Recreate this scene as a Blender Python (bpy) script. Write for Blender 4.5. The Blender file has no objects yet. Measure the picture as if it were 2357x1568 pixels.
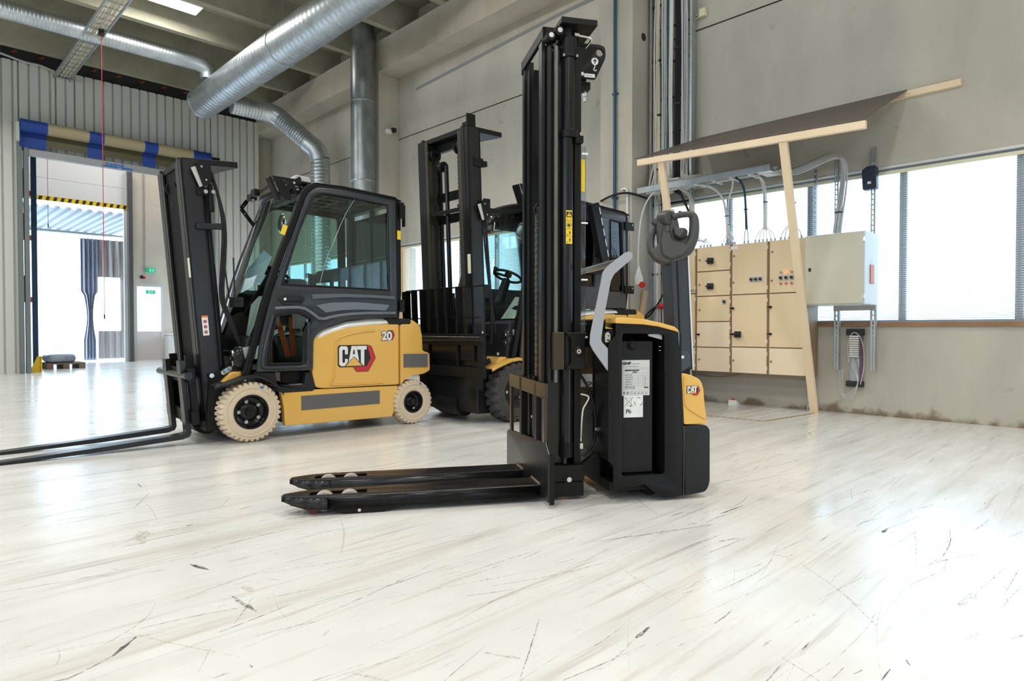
import bpy, bmesh, math, random
from mathutils import Vector, Matrix
random.seed(7)
PI = math.pi
R = math.radians
sc = bpy.context.scene
C = sc.collection
# ---------------------------------------------------------------- camera, sky, lights, exposure
cam = bpy.data.cameras.new('camera'); camo = bpy.data.objects.new('camera', cam); C.objects.link(camo)
cam.sensor_width = 36.0; cam.lens = 36.0 * 1472 / 2357; cam.clip_end = 300
camo.location = (0, 0, 0.9); camo.rotation_euler = (R(90 - 1.051), 0, R(-44.6))
cam.dof.use_dof = True; cam.dof.focus_distance = 3.9; cam.dof.aperture_fstop = 6.0
sc.camera = camo
sc.view_settings.view_transform = 'Standard'; sc.view_settings.look = 'None'
sc.view_settings.exposure = -0.22; sc.view_settings.gamma = 1.0; sc.view_settings.use_curve_mapping = False
w = bpy.data.worlds.new('sky'); sc.world = w; w.use_nodes = True
bg = w.node_tree.nodes['Background']; bg.inputs[0].default_value = (0.62, 0.81, 1.0, 1); bg.inputs[1].default_value = 6.0
sc.cycles.use_denoising = True; sc.cycles.max_bounces = 8; sc.cycles.diffuse_bounces = 4; sc.cycles.transparent_max_bounces = 16
sc.cycles.sample_clamp_indirect = 6.0
def area(name, loc, sx, sy, power, col=(1, 0.98, 0.935), rot=(0, 0, 0)):
    l = bpy.data.lights.new(name, 'AREA'); l.shape = 'RECTANGLE'; l.size = sx; l.size_y = sy; l.energy = power; l.color = col
    o = bpy.data.objects.new(name, l); C.objects.link(o); o.location = loc; o.rotation_euler = rot; return o
LAMPS = [(3.55, 12.25), (3.55, 6.5), (4.1, 0.8), (4.1, -4.9), (-0.6, 12.25), (-0.6, 6.5), (-0.6, 0.8), (-0.6, -4.9), (-5.3, 6.5), (-5.3, 0.8), (-5.3, -4.9)]
LP = 1.0
# ---------------------------------------------------------------- materials
MATS = {}
def mat(name, col, rough=0.5, metal=0.0, spec=0.5, var=0.0, scale=6.0, bump=0.0, coat=0.0, alpha=1.0, trans=0.0, emit=None, es=0.0, stretch=None, ior=1.45):
    if name in MATS: return MATS[name]
    m = bpy.data.materials.new(name); m.use_nodes = True; nt = m.node_tree; b = nt.nodes['Principled BSDF']
    b.inputs['Base Color'].default_value = (*col, 1); b.inputs['Roughness'].default_value = rough
    b.inputs['Metallic'].default_value = metal; b.inputs['Specular IOR Level'].default_value = spec
    b.inputs['Coat Weight'].default_value = coat; b.inputs['Coat Roughness'].default_value = 0.08
    b.inputs['Alpha'].default_value = alpha; b.inputs['Transmission Weight'].default_value = trans; b.inputs['IOR'].default_value = ior
    if emit: b.inputs['Emission Color'].default_value = (*emit, 1); b.inputs['Emission Strength'].default_value = es
    tc = nt.nodes.new('ShaderNodeTexCoord')
    if var > 0 or bump > 0:
        mp = nt.nodes.new('ShaderNodeMapping'); nt.links.new(tc.outputs['Object'], mp.inputs[0])
        if stretch: mp.inputs['Scale'].default_value = stretch
        n = nt.nodes.new('ShaderNodeTexNoise'); n.inputs['Scale'].default_value = scale; n.inputs['Detail'].default_value = 6; n.inputs['Roughness'].default_value = 0.6
        nt.links.new(mp.outputs[0], n.inputs['Vector'])
        if var > 0:
            cr = nt.nodes.new('ShaderNodeValToRGB')
            cr.color_ramp.elements[0].position = 0.3; cr.color_ramp.elements[1].position = 0.7
            cr.color_ramp.elements[0].color = (*[c * (1 - var) for c in col], 1); cr.color_ramp.elements[1].color = (*[min(1, c * (1 + var)) for c in col], 1)
            nt.links.new(n.outputs[0], cr.inputs[0]); nt.links.new(cr.outputs[0], b.inputs['Base Color'])
        if bump > 0:
            bp = nt.nodes.new('ShaderNodeBump'); bp.inputs['Strength'].default_value = bump; bp.inputs['Distance'].default_value = 0.01
            nt.links.new(n.outputs[0], bp.inputs['Height']); nt.links.new(bp.outputs[0], b.inputs['Normal'])
    MATS[name] = m; return m
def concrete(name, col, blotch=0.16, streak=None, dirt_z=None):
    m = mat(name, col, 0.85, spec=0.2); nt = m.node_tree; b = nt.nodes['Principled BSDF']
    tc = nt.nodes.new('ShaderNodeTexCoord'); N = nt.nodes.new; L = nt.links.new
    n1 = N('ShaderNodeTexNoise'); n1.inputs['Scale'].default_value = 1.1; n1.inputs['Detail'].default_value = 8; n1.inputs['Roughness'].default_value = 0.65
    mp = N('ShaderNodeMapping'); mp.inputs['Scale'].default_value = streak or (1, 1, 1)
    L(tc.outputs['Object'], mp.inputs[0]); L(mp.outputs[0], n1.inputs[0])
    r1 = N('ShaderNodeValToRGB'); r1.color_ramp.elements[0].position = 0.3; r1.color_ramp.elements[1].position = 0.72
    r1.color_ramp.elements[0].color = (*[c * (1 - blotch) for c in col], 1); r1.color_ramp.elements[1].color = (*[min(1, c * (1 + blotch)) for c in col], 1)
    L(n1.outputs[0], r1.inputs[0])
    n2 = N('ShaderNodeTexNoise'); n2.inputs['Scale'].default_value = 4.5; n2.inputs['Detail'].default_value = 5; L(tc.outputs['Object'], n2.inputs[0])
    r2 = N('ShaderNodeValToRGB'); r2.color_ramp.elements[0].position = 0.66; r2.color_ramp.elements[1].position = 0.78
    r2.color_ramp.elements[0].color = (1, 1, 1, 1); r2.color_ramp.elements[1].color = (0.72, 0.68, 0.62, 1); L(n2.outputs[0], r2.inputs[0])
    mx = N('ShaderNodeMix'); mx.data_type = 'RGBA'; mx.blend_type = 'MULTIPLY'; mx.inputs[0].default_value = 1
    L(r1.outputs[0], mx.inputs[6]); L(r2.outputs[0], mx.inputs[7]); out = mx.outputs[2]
    if dirt_z:
        sx = N('ShaderNodeSeparateXYZ'); L(tc.outputs['Object'], sx.inputs[0])
        n3 = N('ShaderNodeTexNoise'); n3.inputs['Scale'].default_value = 5; n3.inputs['Detail'].default_value = 8; L(tc.outputs['Object'], n3.inputs[0])
        ma = N('ShaderNodeMath'); ma.operation = 'MULTIPLY_ADD'; ma.inputs[1].default_value = -0.42; L(n3.outputs[0], ma.inputs[0]); L(sx.outputs['Z'], ma.inputs[2])
        r3 = N('ShaderNodeValToRGB'); r3.color_ramp.elements[0].position = 0.0; r3.color_ramp.elements[1].position = dirt_z
        ad = N('ShaderNodeMath'); ad.operation = 'ADD'; ad.inputs[1].default_value = 0.2; L(ma.outputs[0], ad.inputs[0]); L(ad.outputs[0], r3.inputs[0])
        r3.color_ramp.elements[0].color = (0.45, 0.37, 0.30, 1); r3.color_ramp.elements[1].color = (1, 1, 1, 1)
        m2 = N('ShaderNodeMix'); m2.data_type = 'RGBA'; m2.blend_type = 'MULTIPLY'; m2.inputs[0].default_value = 1
        L(out, m2.inputs[6]); L(r3.outputs[0], m2.inputs[7]); out = m2.outputs[2]
    L(out, b.inputs['Base Color'])
    bp = N('ShaderNodeBump'); bp.inputs['Strength'].default_value = 0.15; bp.inputs['Distance'].default_value = 0.01; L(n2.outputs[0], bp.inputs['Height']); L(bp.outputs[0], b.inputs['Normal'])
    return m
M_black = mat('black_paint', (0.008, 0.008, 0.008), 0.40, spec=0.25, bump=0.02, scale=90)
M_blackg = mat('black_gloss', (0.009, 0.0095, 0.010), 0.24, spec=0.4)
M_mast = mat('mast_steel_paint', (0.011, 0.011, 0.011), 0.30, spec=0.5, var=0.25, scale=3, stretch=(8, 8, 0.6))
M_worn = mat('worn_rail_steel', (0.16, 0.155, 0.145), 0.42, metal=0.7, var=0.3, scale=8, stretch=(6, 6, 0.7))
M_dplas = mat('dark_plastic', (0.018, 0.019, 0.022), 0.45, spec=0.35, bump=0.03, scale=120)
M_gplas = mat('door_plastic', (0.030, 0.034, 0.040), 0.27, spec=0.6)
M_rubber = mat('black_rubber', (0.022, 0.022, 0.024), 0.75, spec=0.25, var=0.2, scale=30)
M_rubber2 = mat('dusty_black_rubber', (0.055, 0.053, 0.05), 0.75, spec=0.3, var=0.25, scale=20)
M_beige = mat('beige_rubber', (0.67, 0.55, 0.40), 0.7, spec=0.3, var=0.06, scale=12)
M_yel = mat('yellow_paint', (0.80, 0.465, 0.10), 0.22, spec=0.5, coat=0.5)
M_strip = mat('grey_strip', (0.125, 0.125, 0.125), 0.6)
M_chrome = mat('bright_steel', (0.72, 0.72, 0.70), 0.22, metal=1.0)
M_zinc = mat('galvanised_steel', (0.50, 0.52, 0.53), 0.32, metal=0.9, var=0.18, scale=5)
M_galv = mat('grey_zinc_sheet', (0.42, 0.45, 0.46), 0.45, metal=0.6, var=0.12, scale=9)
M_silver = mat('grey_guard_paint', (0.36, 0.37, 0.40), 0.5)
M_white = mat('white_plastic', (0.82, 0.82, 0.80), 0.5)
M_paper = mat('paper', (0.80, 0.82, 0.80), 0.7)
M_label = mat('label_grey_white', (0.62, 0.62, 0.60), 0.5)
M_ink = mat('black_ink', (0.02, 0.02, 0.02), 0.6)
M_inkl = mat('grey_ink', (0.25, 0.25, 0.25), 0.6)
M_red = mat('red_plastic', (0.65, 0.03, 0.03), 0.4)
M_dred = mat('logo_red', (0.55, 0.03, 0.04), 0.35)
M_lyel = mat('sticker_yellow', (0.90, 0.62, 0.03), 0.4)
M_orange = mat('orange_vest_reflection', (0.80, 0.12, 0.02), 0.6)
M_fabric = mat('seat_fabric', (0.02, 0.03, 0.032), 0.7)
def glassmat(name, tint, a, refl=0.6):
    m = bpy.data.materials.new(name); m.use_nodes = True; nt = m.node_tree; nt.nodes.clear(); N = nt.nodes.new
    o = N('ShaderNodeOutputMaterial'); t = N('ShaderNodeBsdfTransparent'); t.inputs[0].default_value = (*tint, 1)
    g = N('ShaderNodeBsdfGlossy'); g.inputs['Roughness'].default_value = 0.02; g.inputs[0].default_value = (1, 1, 1, 1)
    f = N('ShaderNodeFresnel'); f.inputs[0].default_value = 1.45; mu = N('ShaderNodeMath'); mu.operation = 'MULTIPLY_ADD'; mu.inputs[1].default_value = refl; mu.inputs[2].default_value = a
    mx = N('ShaderNodeMixShader'); nt.links.new(f.outputs[0], mu.inputs[0]); nt.links.new(mu.outputs[0], mx.inputs[0])
    nt.links.new(t.outputs[0], mx.inputs[1]); nt.links.new(g.outputs[0], mx.inputs[2]); nt.links.new(mx.outputs[0], o.inputs[0]); return m
G_green = glassmat('green_tinted_glass', (0.76, 0.89, 0.865), 0.0, 1.0)
G_wind = glassmat('windscreen_glass', (0.86, 0.92, 0.89), 0.0, 0.9)
G_clear = glassmat('clear_glass', (0.93, 0.96, 0.97), 0.0, 0.8)
G_poly = glassmat('clear_guard_sheet', (0.78, 0.84, 0.90), 0.02, 1.0)
# ---------------------------------------------------------------- mesh helpers
class MB:
    def __init__(s): s.v = []; s.f = []; s.xf = None
    def add(s, vs, fs):
        b = len(s.v); s.v += [tuple(v) for v in vs]; s.f += [tuple(b + i for i in f) for f in fs]; return s
    def box(s, x0, x1, y0, y1, z0, z1):
        return s.add([(x0, y0, z0), (x1, y0, z0), (x1, y1, z0), (x0, y1, z0), (x0, y0, z1), (x1, y0, z1), (x1, y1, z1), (x0, y1, z1)],
                     [(0, 3, 2, 1), (4, 5, 6, 7), (0, 1, 5, 4), (1, 2, 6, 5), (2, 3, 7, 6), (3, 0, 4, 7)])
    def rbox(s, c, size, m):
        h = [x / 2 for x in size]; vs = []
        for dz in (-1, 1):
            for dx, dy in ((-1, -1), (1, -1), (1, 1), (-1, 1)): vs.append(Vector(c) + m @ Vector((dx * h[0], dy * h[1], dz * h[2])))
        return s.add(vs, [(0, 3, 2, 1), (4, 5, 6, 7), (0, 1, 5, 4), (1, 2, 6, 5), (2, 3, 7, 6), (3, 0, 4, 7)])
    def bar(s, p0, p1, wx, wy, up=(0, 0, 1)):
        p0, p1 = Vector(p0), Vector(p1); d = (p1 - p0); L = d.length; d.normalize(); a = Vector(up).cross(d)
        if a.length < 1e-4: a = Vector((1, 0, 0)).cross(d)
        if a.length < 1e-4: a = Vector((0, 1, 0))
        a.normalize(); b = d.cross(a); m = Matrix((a, b, d)).transposed()
        return s.rbox((p0 + p1) / 2, (wx, wy, L), m)
    def prism(s, poly, d0, d1, ax='y'):
        """polygon extruded along an axis: ax y -> (x,z), ax x -> (y,z), ax z -> (x,y)"""
        n = len(poly); f = {'y': lambda p, d: (p[0], d, p[1]), 'x': lambda p, d: (d, p[0], p[1]), 'z': lambda p, d: (p[0], p[1], d)}[ax]
        vs = [f(p, d0) for p in poly] + [f(p, d1) for p in poly]
        return s.add(vs, [tuple(range(n)), tuple(range(2 * n - 1, n - 1, -1))] + [(i, i + n, (i + 1) % n + n, (i + 1) % n) for i in range(n)])
    def cyl(s, p0, p1, r, r2=None, n=20, cap=True):
        p0, p1 = Vector(p0), Vector(p1); d = (p1 - p0).normalized(); a = d.orthogonal().normalized(); b = d.cross(a); r2 = r if r2 is None else r2
        vs = []
        for p, q in ((p0, r), (p1, r2)):
            for i in range(n): t = 2 * PI * i / n; vs.append(p + (a * math.cos(t) + b * math.sin(t)) * q)
        fs = [(i, (i + 1) % n, (i + 1) % n + n, i + n) for i in range(n)]
        if cap: fs += [tuple(range(n - 1, -1, -1)), tuple(range(n, 2 * n))]
        return s.add(vs, fs)
    def tube(s, pts, r, n=10, rr=None, smooth=0):
        P = [Vector(p) for p in pts]
        for _ in range(smooth):
            Q = [P[0]]
            for i in range(len(P) - 1): Q += [P[i] * .75 + P[i + 1] * .25, P[i] * .25 + P[i + 1] * .75]
            P = Q + [P[-1]]
        vs = []; a = None; m = len(P)
        for i, p in enumerate(P):
            d = (P[min(i + 1, m - 1)] - P[max(i - 1, 0)]).normalized()
            a = d.orthogonal().normalized() if a is None else (a - d * a.dot(d)).normalized()
            b = d.cross(a); q = rr(i / (m - 1)) if rr else r
            for k in range(n): t = 2 * PI * k / n; vs.append(p + (a * math.cos(t) + b * math.sin(t)) * q)
        fs = [(i * n + k, i * n + (k + 1) % n, (i + 1) * n + (k + 1) % n, (i + 1) * n + k) for i in range(m - 1) for k in range(n)]
        fs += [tuple(range(n - 1, -1, -1)), tuple(range((m - 1) * n, m * n))]
        return s.add(vs, fs)
    def lathe(s, prof, c=(0, 0, 0), n=48, ax='y'):
        """profile of (radius, along-axis) pairs, closed or open"""
        m = len(prof); vs = []
        for i in range(n):
            t = 2 * PI * i / n
            for r, h in prof:
                p = {'y': (r * math.cos(t), h, r * math.sin(t)), 'z': (r * math.cos(t), r * math.sin(t), h), 'x': (h, r * math.cos(t), r * math.sin(t))}[ax]
                vs.append((p[0] + c[0], p[1] + c[1], p[2] + c[2]))
        return s.add(vs, [(i * m + j, i * m + j + 1, ((i + 1) % n) * m + j + 1, ((i + 1) % n) * m + j) for i in range(n) for j in range(m - 1)])
    def grid(s, rows):
        n = len(rows[0]); vs = [p for r in rows for p in r]
        return s.add(vs, [(i * n + j, i * n + j + 1, (i + 1) * n + j + 1, (i + 1) * n + j) for i in range(len(rows) - 1) for j in range(n - 1)])
def finish(o, m, parent, bev=0.0, smooth=35, seg=2, solid=0.0):
    me = o.data
    if m: me.materials.clear(); me.materials.append(m)
    C.objects.link(o)
    if parent: o.parent = parent
    bm = bmesh.new(); bm.from_mesh(me); bmesh.ops.recalc_face_normals(bm, faces=bm.faces); bm.to_mesh(me); bm.free()
    if smooth:
        me.shade_smooth(); me.set_sharp_from_angle(angle=R(smooth))
    if solid: md = o.modifiers.new('solid', 'SOLIDIFY'); md.thickness = solid
    if bev > 0:
        md = o.modifiers.new('bevel', 'BEVEL'); md.width = bev; md.segments = seg; md.limit_method = 'ANGLE'; md.angle_limit = R(40); md.harden_normals = True
    return o
def obj(name, mb, m, parent=None, bev=0.0, smooth=35, seg=2, solid=0.0):
    vs = mb.v if mb.xf is None else [mb.xf(Vector(v)) for v in mb.v]
    me = bpy.data.meshes.new(name); me.from_pydata([tuple(v) for v in vs], [], mb.f); me.update()
    return finish(bpy.data.objects.new(name, me), m, parent, bev, smooth, seg, solid)
def tag(o, label, cat, group=None):
    o['label'] = label; o['category'] = cat
    if group: o['group'] = group
    return o
def thing(name, label, cat, loc=(0, 0, 0), rz=0.0, group=None):
    o = bpy.data.objects.new(name, None); C.objects.link(o); o.location = loc; o.rotation_euler = (0, 0, rz); o.empty_display_size = 0.1
    return tag(o, label, cat, group)
def struct(o): o['kind'] = 'structure'; return o
def sroot(name, loc=(0, 0, 0)):
    o = bpy.data.objects.new(name, None); C.objects.link(o); o.location = loc; o['kind'] = 'structure'; return o
def round_poly(poly, r, n=4):
    out = []; L = len(poly)
    for i in range(L):
        p = Vector(poly[i][:2]); a = Vector(poly[i - 1][:2]); b = Vector(poly[(i + 1) % L][:2]); ri = poly[i][2] if len(poly[i]) > 2 else r
        da = (a - p); db = (b - p); k = min(ri, da.length * .45, db.length * .45)
        if k < 1e-5: out.append(tuple(p)); continue
        p0 = p + da.normalized() * k; p1 = p + db.normalized() * k
        for j in range(n + 1):
            t = j / n; out.append(tuple(p0 * (1 - t) ** 2 + p * 2 * t * (1 - t) + p1 * t * t))
    return out
def plate(name, polys, d0, d1, m, parent=None, ax='y', bev=0.0, xf=None, smooth=35):
    """flat sheet with holes: first polygon is the outline, the rest are holes; extruded from d0 to d1"""
    cu = bpy.data.curves.new('c', 'CURVE'); cu.dimensions = '2D'; cu.fill_mode = 'BOTH'
    b = min(bev, abs(d1 - d0) / 2 * .95)
    cu.extrude = abs(d1 - d0) / 2 - b; cu.bevel_depth = b; cu.bevel_resolution = 1; cu.offset = -b
    for poly in polys:
        sp = cu.splines.new('POLY'); sp.points.add(len(poly) - 1); sp.use_cyclic_u = True
        for i, p in enumerate(poly): sp.points[i].co = (p[0], p[1], 0, 1)
    o = bpy.data.objects.new('c', cu); C.objects.link(o); dg = bpy.context.evaluated_depsgraph_get()
    me = bpy.data.meshes.new_from_object(o.evaluated_get(dg)); bpy.data.objects.remove(o); bpy.data.curves.remove(cu)
    me.name = name; mid = (d0 + d1) / 2
    f = {'y': lambda p: (p[0], mid + p[2], p[1]), 'x': lambda p: (mid + p[2], p[0], p[1]), 'z': lambda p: (p[0], p[1], mid + p[2])}[ax]
    bm = bmesh.new(); bm.from_mesh(me); bmesh.ops.remove_doubles(bm, verts=bm.verts, dist=1e-5)
    for v in bm.verts:
        q = Vector(f(v.co)); v.co = xf(q) if xf else q
    bm.to_mesh(me); bm.free()
    return finish(bpy.data.objects.new(name, me), m, parent, 0, smooth)
def text(name, s, size, m, parent, origin, ux=(1, 0, 0), uz=(0, 0, 1), bold=0.0, shear=0.0, th=0.0006, align='LEFT', sx=1.0):
    cu = bpy.data.curves.new('t', 'FONT'); cu.body = s; cu.size = size; cu.offset = bold; cu.shear = shear; cu.extrude = th; cu.align_x = align
    o = bpy.data.objects.new('t', cu); C.objects.link(o); dg = bpy.context.evaluated_depsgraph_get()
    me = bpy.data.meshes.new_from_object(o.evaluated_get(dg)); bpy.data.objects.remove(o); bpy.data.curves.remove(cu); me.name = name
    ux = Vector(ux).normalized(); uz = Vector(uz).normalized(); n = ux.cross(uz); o0 = Vector(origin)
    for v in me.vertices: v.co = o0 + ux * v.co.x * sx + uz * v.co.y + n * v.co.z
    return finish(bpy.data.objects.new(name, me), m, parent, 0, 0)
def bolt(mb, p, r, h, n=6, ax=(0, -1, 0)): p = Vector(p); return mb.cyl(p, p + Vector(ax) * h, r, n=n)
def copytree(o, parent=None):
    c = o.copy(); C.objects.link(c); c.parent = parent
    for ch in list(o.children): copytree(ch, c)
    return c
# ================================================================ THE HALL
WX = 7.327
con_wall = concrete('concrete_wall', (0.50, 0.47, 0.40), 0.12, (1, 1.2, 0.5), dirt_z=0.07)
con_col = concrete('concrete_column', (0.54, 0.50, 0.42), 0.14, (1.5, 1.5, 0.5))
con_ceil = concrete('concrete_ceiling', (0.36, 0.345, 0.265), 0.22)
M_dark = mat('dark_joint', (0.03, 0.028, 0.025), 0.9)
M_mull = mat('window_frame_grey', (0.30, 0.33, 0.36), 0.5)
M_alu = mat('white_aluminium', (0.75, 0.75, 0.73), 0.3, metal=0.3)
M_cream = mat('cream_trim', (0.72, 0.68, 0.48), 0.6)
M_pine = mat('pine_wood', (0.78, 0.58, 0.37), 0.6, var=0.08, scale=2.0)
M_brownw = mat('brown_wood', (0.30, 0.16, 0.08), 0.7, var=0.2, scale=4)
M_slat = mat('blind_slat', (0.9, 0.93, 0.96), 0.5)
_b = M_slat.node_tree.nodes['Principled BSDF']; _t = M_slat.node_tree.nodes.new('ShaderNodeBsdfTranslucent'); _t.inputs[0].default_value = (.9, .93, .96, 1)
_m = M_slat.node_tree.nodes.new('ShaderNodeMixShader'); _m.inputs[0].default_value = .85; _o = M_slat.node_tree.nodes['Material Output']
M_slat.node_tree.links.new(_b.outputs[0], _m.inputs[1]); M_slat.node_tree.links.new(_t.outputs[0], _m.inputs[2]); M_slat.node_tree.links.new(_m.outputs[0], _o.inputs[0])
# floor: glossy light coating with long tyre streaks and scratches
fm = bpy.data.materials.new('floor_coating'); fm.use_nodes = True; nt = fm.node_tree; fb = nt.nodes['Principled BSDF']
N = nt.nodes.new; L = nt.links.new
tc = N('ShaderNodeTexCoord')
def fnoise(scl, rot, sc_, det=6, dist=0.0):
    mp = N('ShaderNodeMapping'); mp.inputs['Scale'].default_value = scl; mp.inputs['Rotation'].default_value = (0, 0, R(rot)); L(tc.outputs['Object'], mp.inputs[0])
    n = N('ShaderNodeTexNoise'); n.inputs['Scale'].default_value = sc_; n.inputs['Detail'].default_value = det; n.inputs['Roughness'].default_value = 0.62; n.inputs['Distortion'].default_value = dist
    L(mp.outputs[0], n.inputs['Vector']); return n.outputs[0]
def framp(src, p0, p1, c0, c1):
    r = N('ShaderNodeValToRGB'); r.color_ramp.elements[0].position = p0; r.color_ramp.elements[1].position = p1
    r.color_ramp.elements[0].color = (*c0, 1); r.color_ramp.elements[1].color = (*c1, 1); L(src, r.inputs[0]); return r.outputs[0]
def fmul(a, b, f=1.0):
    m = N('ShaderNodeMix'); m.data_type = 'RGBA'; m.blend_type = 'MULTIPLY'; m.inputs[0].default_value = f; L(a, m.inputs[6]); L(b, m.inputs[7]); return m.outputs[2]
W1 = (1, 1, 1)
base = framp(fnoise((1, 1, 1), 0, 0.9), 0.3, 0.7, (0.745, 0.725, 0.685), (0.80, 0.785, 0.75))
s1 = framp(fnoise((0.12, 2.2, 1), 5, 3.0, 8, 0.25), 0.52, 0.75, W1, (0.80, 0.77, 0.72))
s2 = framp(fnoise((0.35, 7.0, 1), 9, 3.2, 12, 0.35), 0.56, 0.70, W1, (0.70, 0.66, 0.61))
blot = framp(fnoise((1, 1.6, 1), 0, 5, 5), 0.66, 0.80, W1, (0.84, 0.79, 0.72))
patch = framp(fnoise((1, 1, 1), 0, 1.7, 3), 0.45, 0.60, (.9, .9, .9), W1)
col = fmul(fmul(fmul(fmul(base, s1), s2, .8), blot, .7), patch, .5)
L(col, fb.inputs['Base Color'])
rr = framp(fnoise((0.3, 2.5, 1), 6, 2.5), 0.35, 0.75, (0.15,) * 3, (0.34,) * 3); L(rr, fb.inputs['Roughness'])
fb.inputs['Specular IOR Level'].default_value = 0.55
bp = N('ShaderNodeBump'); bp.inputs['Strength'].default_value = 0.02; bp.inputs['Distance'].default_value = 0.01; L(fnoise((0.5, 2, 1), 5, 6), bp.inputs['Height']); L(bp.outputs[0], fb.inputs['Normal'])
FL = struct(obj('floor', MB().box(-9.3, 7.6, -9.3, 20.0, -0.15, 0.0), fm, smooth=0))
MARKS = [(0.003,1,[(0.63,2.31),(0.6,2.24),(0.57,2.2),(0.53,2.16),(0.49,2.13),(0.42,2.09)]),(0.012,2,[(0.52,2.09),(0.48,2.05),(0.44,2.01)]),(0.01,1,[(0.44,2.01),(0.38,1.98),(0.33,1.96),(0.3,1.97)]),(0.016,2,[(0.83,2.59),(0.84,2.54),(0.86,2.48)]),(0.018,1,[(0.83,2.19),(0.83,2.1),(0.84,2.01)]),(0.03,0,[(0.89,2.24),(0.89,2.17)]),(0.06,0,[(0.81,3.17),(0.77,2.98)]),(0.004,1,[(0.54,2.14),(0.64,2.12),(0.73,2.1),(0.84,2.06)]),(0.004,1,[(0.72,3.07),(0.86,3.11),(1.07,3.06)]),(0.002,1,[(0.34,2.18),(0.34,2.11),(0.32,2.06)]),(0.002,0,[(0.95,2.14),(0.9,2.0),(0.88,1.86),(0.91,1.71)]),(0.003,1,[(0.96,3.66),(0.94,3.46),(0.91,3.3)]),(0.008,2,[(1.05,4.16),(1.04,4.05)]),(0.004,1,[(1.31,3.47),(1.2,3.31)]),(0.0015,1,[(0.65,1.87),(0.62,1.82),(0.58,1.76)]),(0.004,1,[(0.59,1.7),(0.64,1.7)]),(0.004,1,[(0.91,1.71),(0.94,1.73)]),(0.012,0,[(0.31,3.08),(0.42,3.07)]),(0.01,2,[(0.98,3.11),(1.01,3.11)]),(0.004,1,[(1.06,2.48),(1.13,2.47)]),(0.004,1,[(1.24,2.14),(1.32,2.14)]),(0.03,0,[(1.26,3.21),(1.33,3.23)]),(0.03,0,[(1.38,3.77),(1.43,3.76)]),(0.006,1,[(0.69,1.7),(0.69,1.68)]),(0.003,1,[(0.6,2.75),(0.62,2.72)]),(0.006,0,[(1.01,1.96),(1.22,1.94)]),(0.004,1,[(1.44,1.34),(1.27,1.22),(1.15,1.14)]),(0.014,2,[(1.64,1.07),(1.55,1.06)]),(0.005,0,[(1.54,1.06),(1.46,1.04),(1.39,1.03)]),(0.003,1,[(1.39,1.63),(1.55,1.55)]),(0.002,1,[(1.15,1.49),(1.3,1.52),(1.52,1.55),(1.77,1.52)]),(0.015,0,[(1.18,1.31),(1.23,1.21)]),(0.0015,0,[(1.68,1.17),(1.55,1.09),(1.35,0.94)]),(0.0015,0,[(2.29,1.38),(2.18,1.22),(1.99,1.03),(1.88,0.98)]),(0.002,0,[(2.33,1.14),(2.08,1.02)]),(0.003,1,[(2.52,1.09),(2.53,0.99)]),(0.002,1,[(2.66,1.0),(2.67,0.74)]),(0.007,2,[(2.69,1.64),(2.8,1.63)]),(0.01,2,[(2.89,1.49),(3.11,1.48)]),(0.002,0,[(2.38,0.64),(2.11,0.59),(1.81,0.49)]),(0.002,0,[(2.74,0.63),(2.44,0.61),(2.23,0.6)]),(0.004,2,[(1.81,0.49),(1.89,0.49)]),(0.005,1,[(1.79,0.55),(1.83,0.54)]),(0.03,0,[(2.47,0.45),(2.65,0.43)]),(0.01,0,[(2.65,0.43),(3.1,0.39)]),(0.003,1,[(2.51,1.08),(2.88,1.05)]),(0.002,1,[(3.13,0.36),(2.61,0.36)]),(0.016,2,[(3.13,0.85),(3.21,0.85)]),(0.004,0,[(1.32,1.04),(1.35,1.02),(1.48,1.05)]),(0.004,1,[(2.15,1.63),(2.33,1.61)]),(0.003,0,[(2.16,1.73),(2.32,1.72)]),(0.003,1,[(1.99,1.06),(2.27,1.03),(2.47,1.05)]),(0.003,0,[(1.37,1.34),(1.32,1.35)]),(0.02,0,[(2.63,1.51),(2.68,1.5)]),(0.005,1,[(3.15,0.96),(3.25,0.96),(3.38,0.92)]),(0.002,1,[(2.18,0.79),(2.41,0.76),(2.56,0.74)])]
def ribbon(mb, P, w, z, jit=.12):
    Q = [Vector((*p, 0)) for p in P]
    for _ in range(2):
        T = [Q[0]]
        for i in range(len(Q) - 1): T += [Q[i] * .75 + Q[i + 1] * .25, Q[i] * .25 + Q[i + 1] * .75]
        Q = T + [Q[-1]]
    L_ = []
    for a, b in zip(Q[:-1], Q[1:]):
        k = max(1, int((b - a).length / .02)); L_ += [a.lerp(b, i / k) for i in range(k)]
    L_.append(Q[-1]); n = len(L_); vs = []
    for i, p in enumerate(L_):
        d = (L_[min(i + 1, n - 1)] - L_[max(i - 1, 0)]).normalized(); q = Vector((-d.y, d.x, 0)); u = i / (n - 1)
        h = w / 2 * (.25 + .75 * math.sin(PI * min(1, max(0, u)))) * random.uniform(.45, 1.25); o = q * random.uniform(-1, 1) * w * jit
        vs += [(p + o + q * h) + Vector((0, 0, z)), (p + o - q * h) + Vector((0, 0, z))]
    mb.add(vs, [(2 * i, 2 * i + 1, 2 * i + 3, 2 * i + 2) for i in range(n - 1)])
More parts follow.
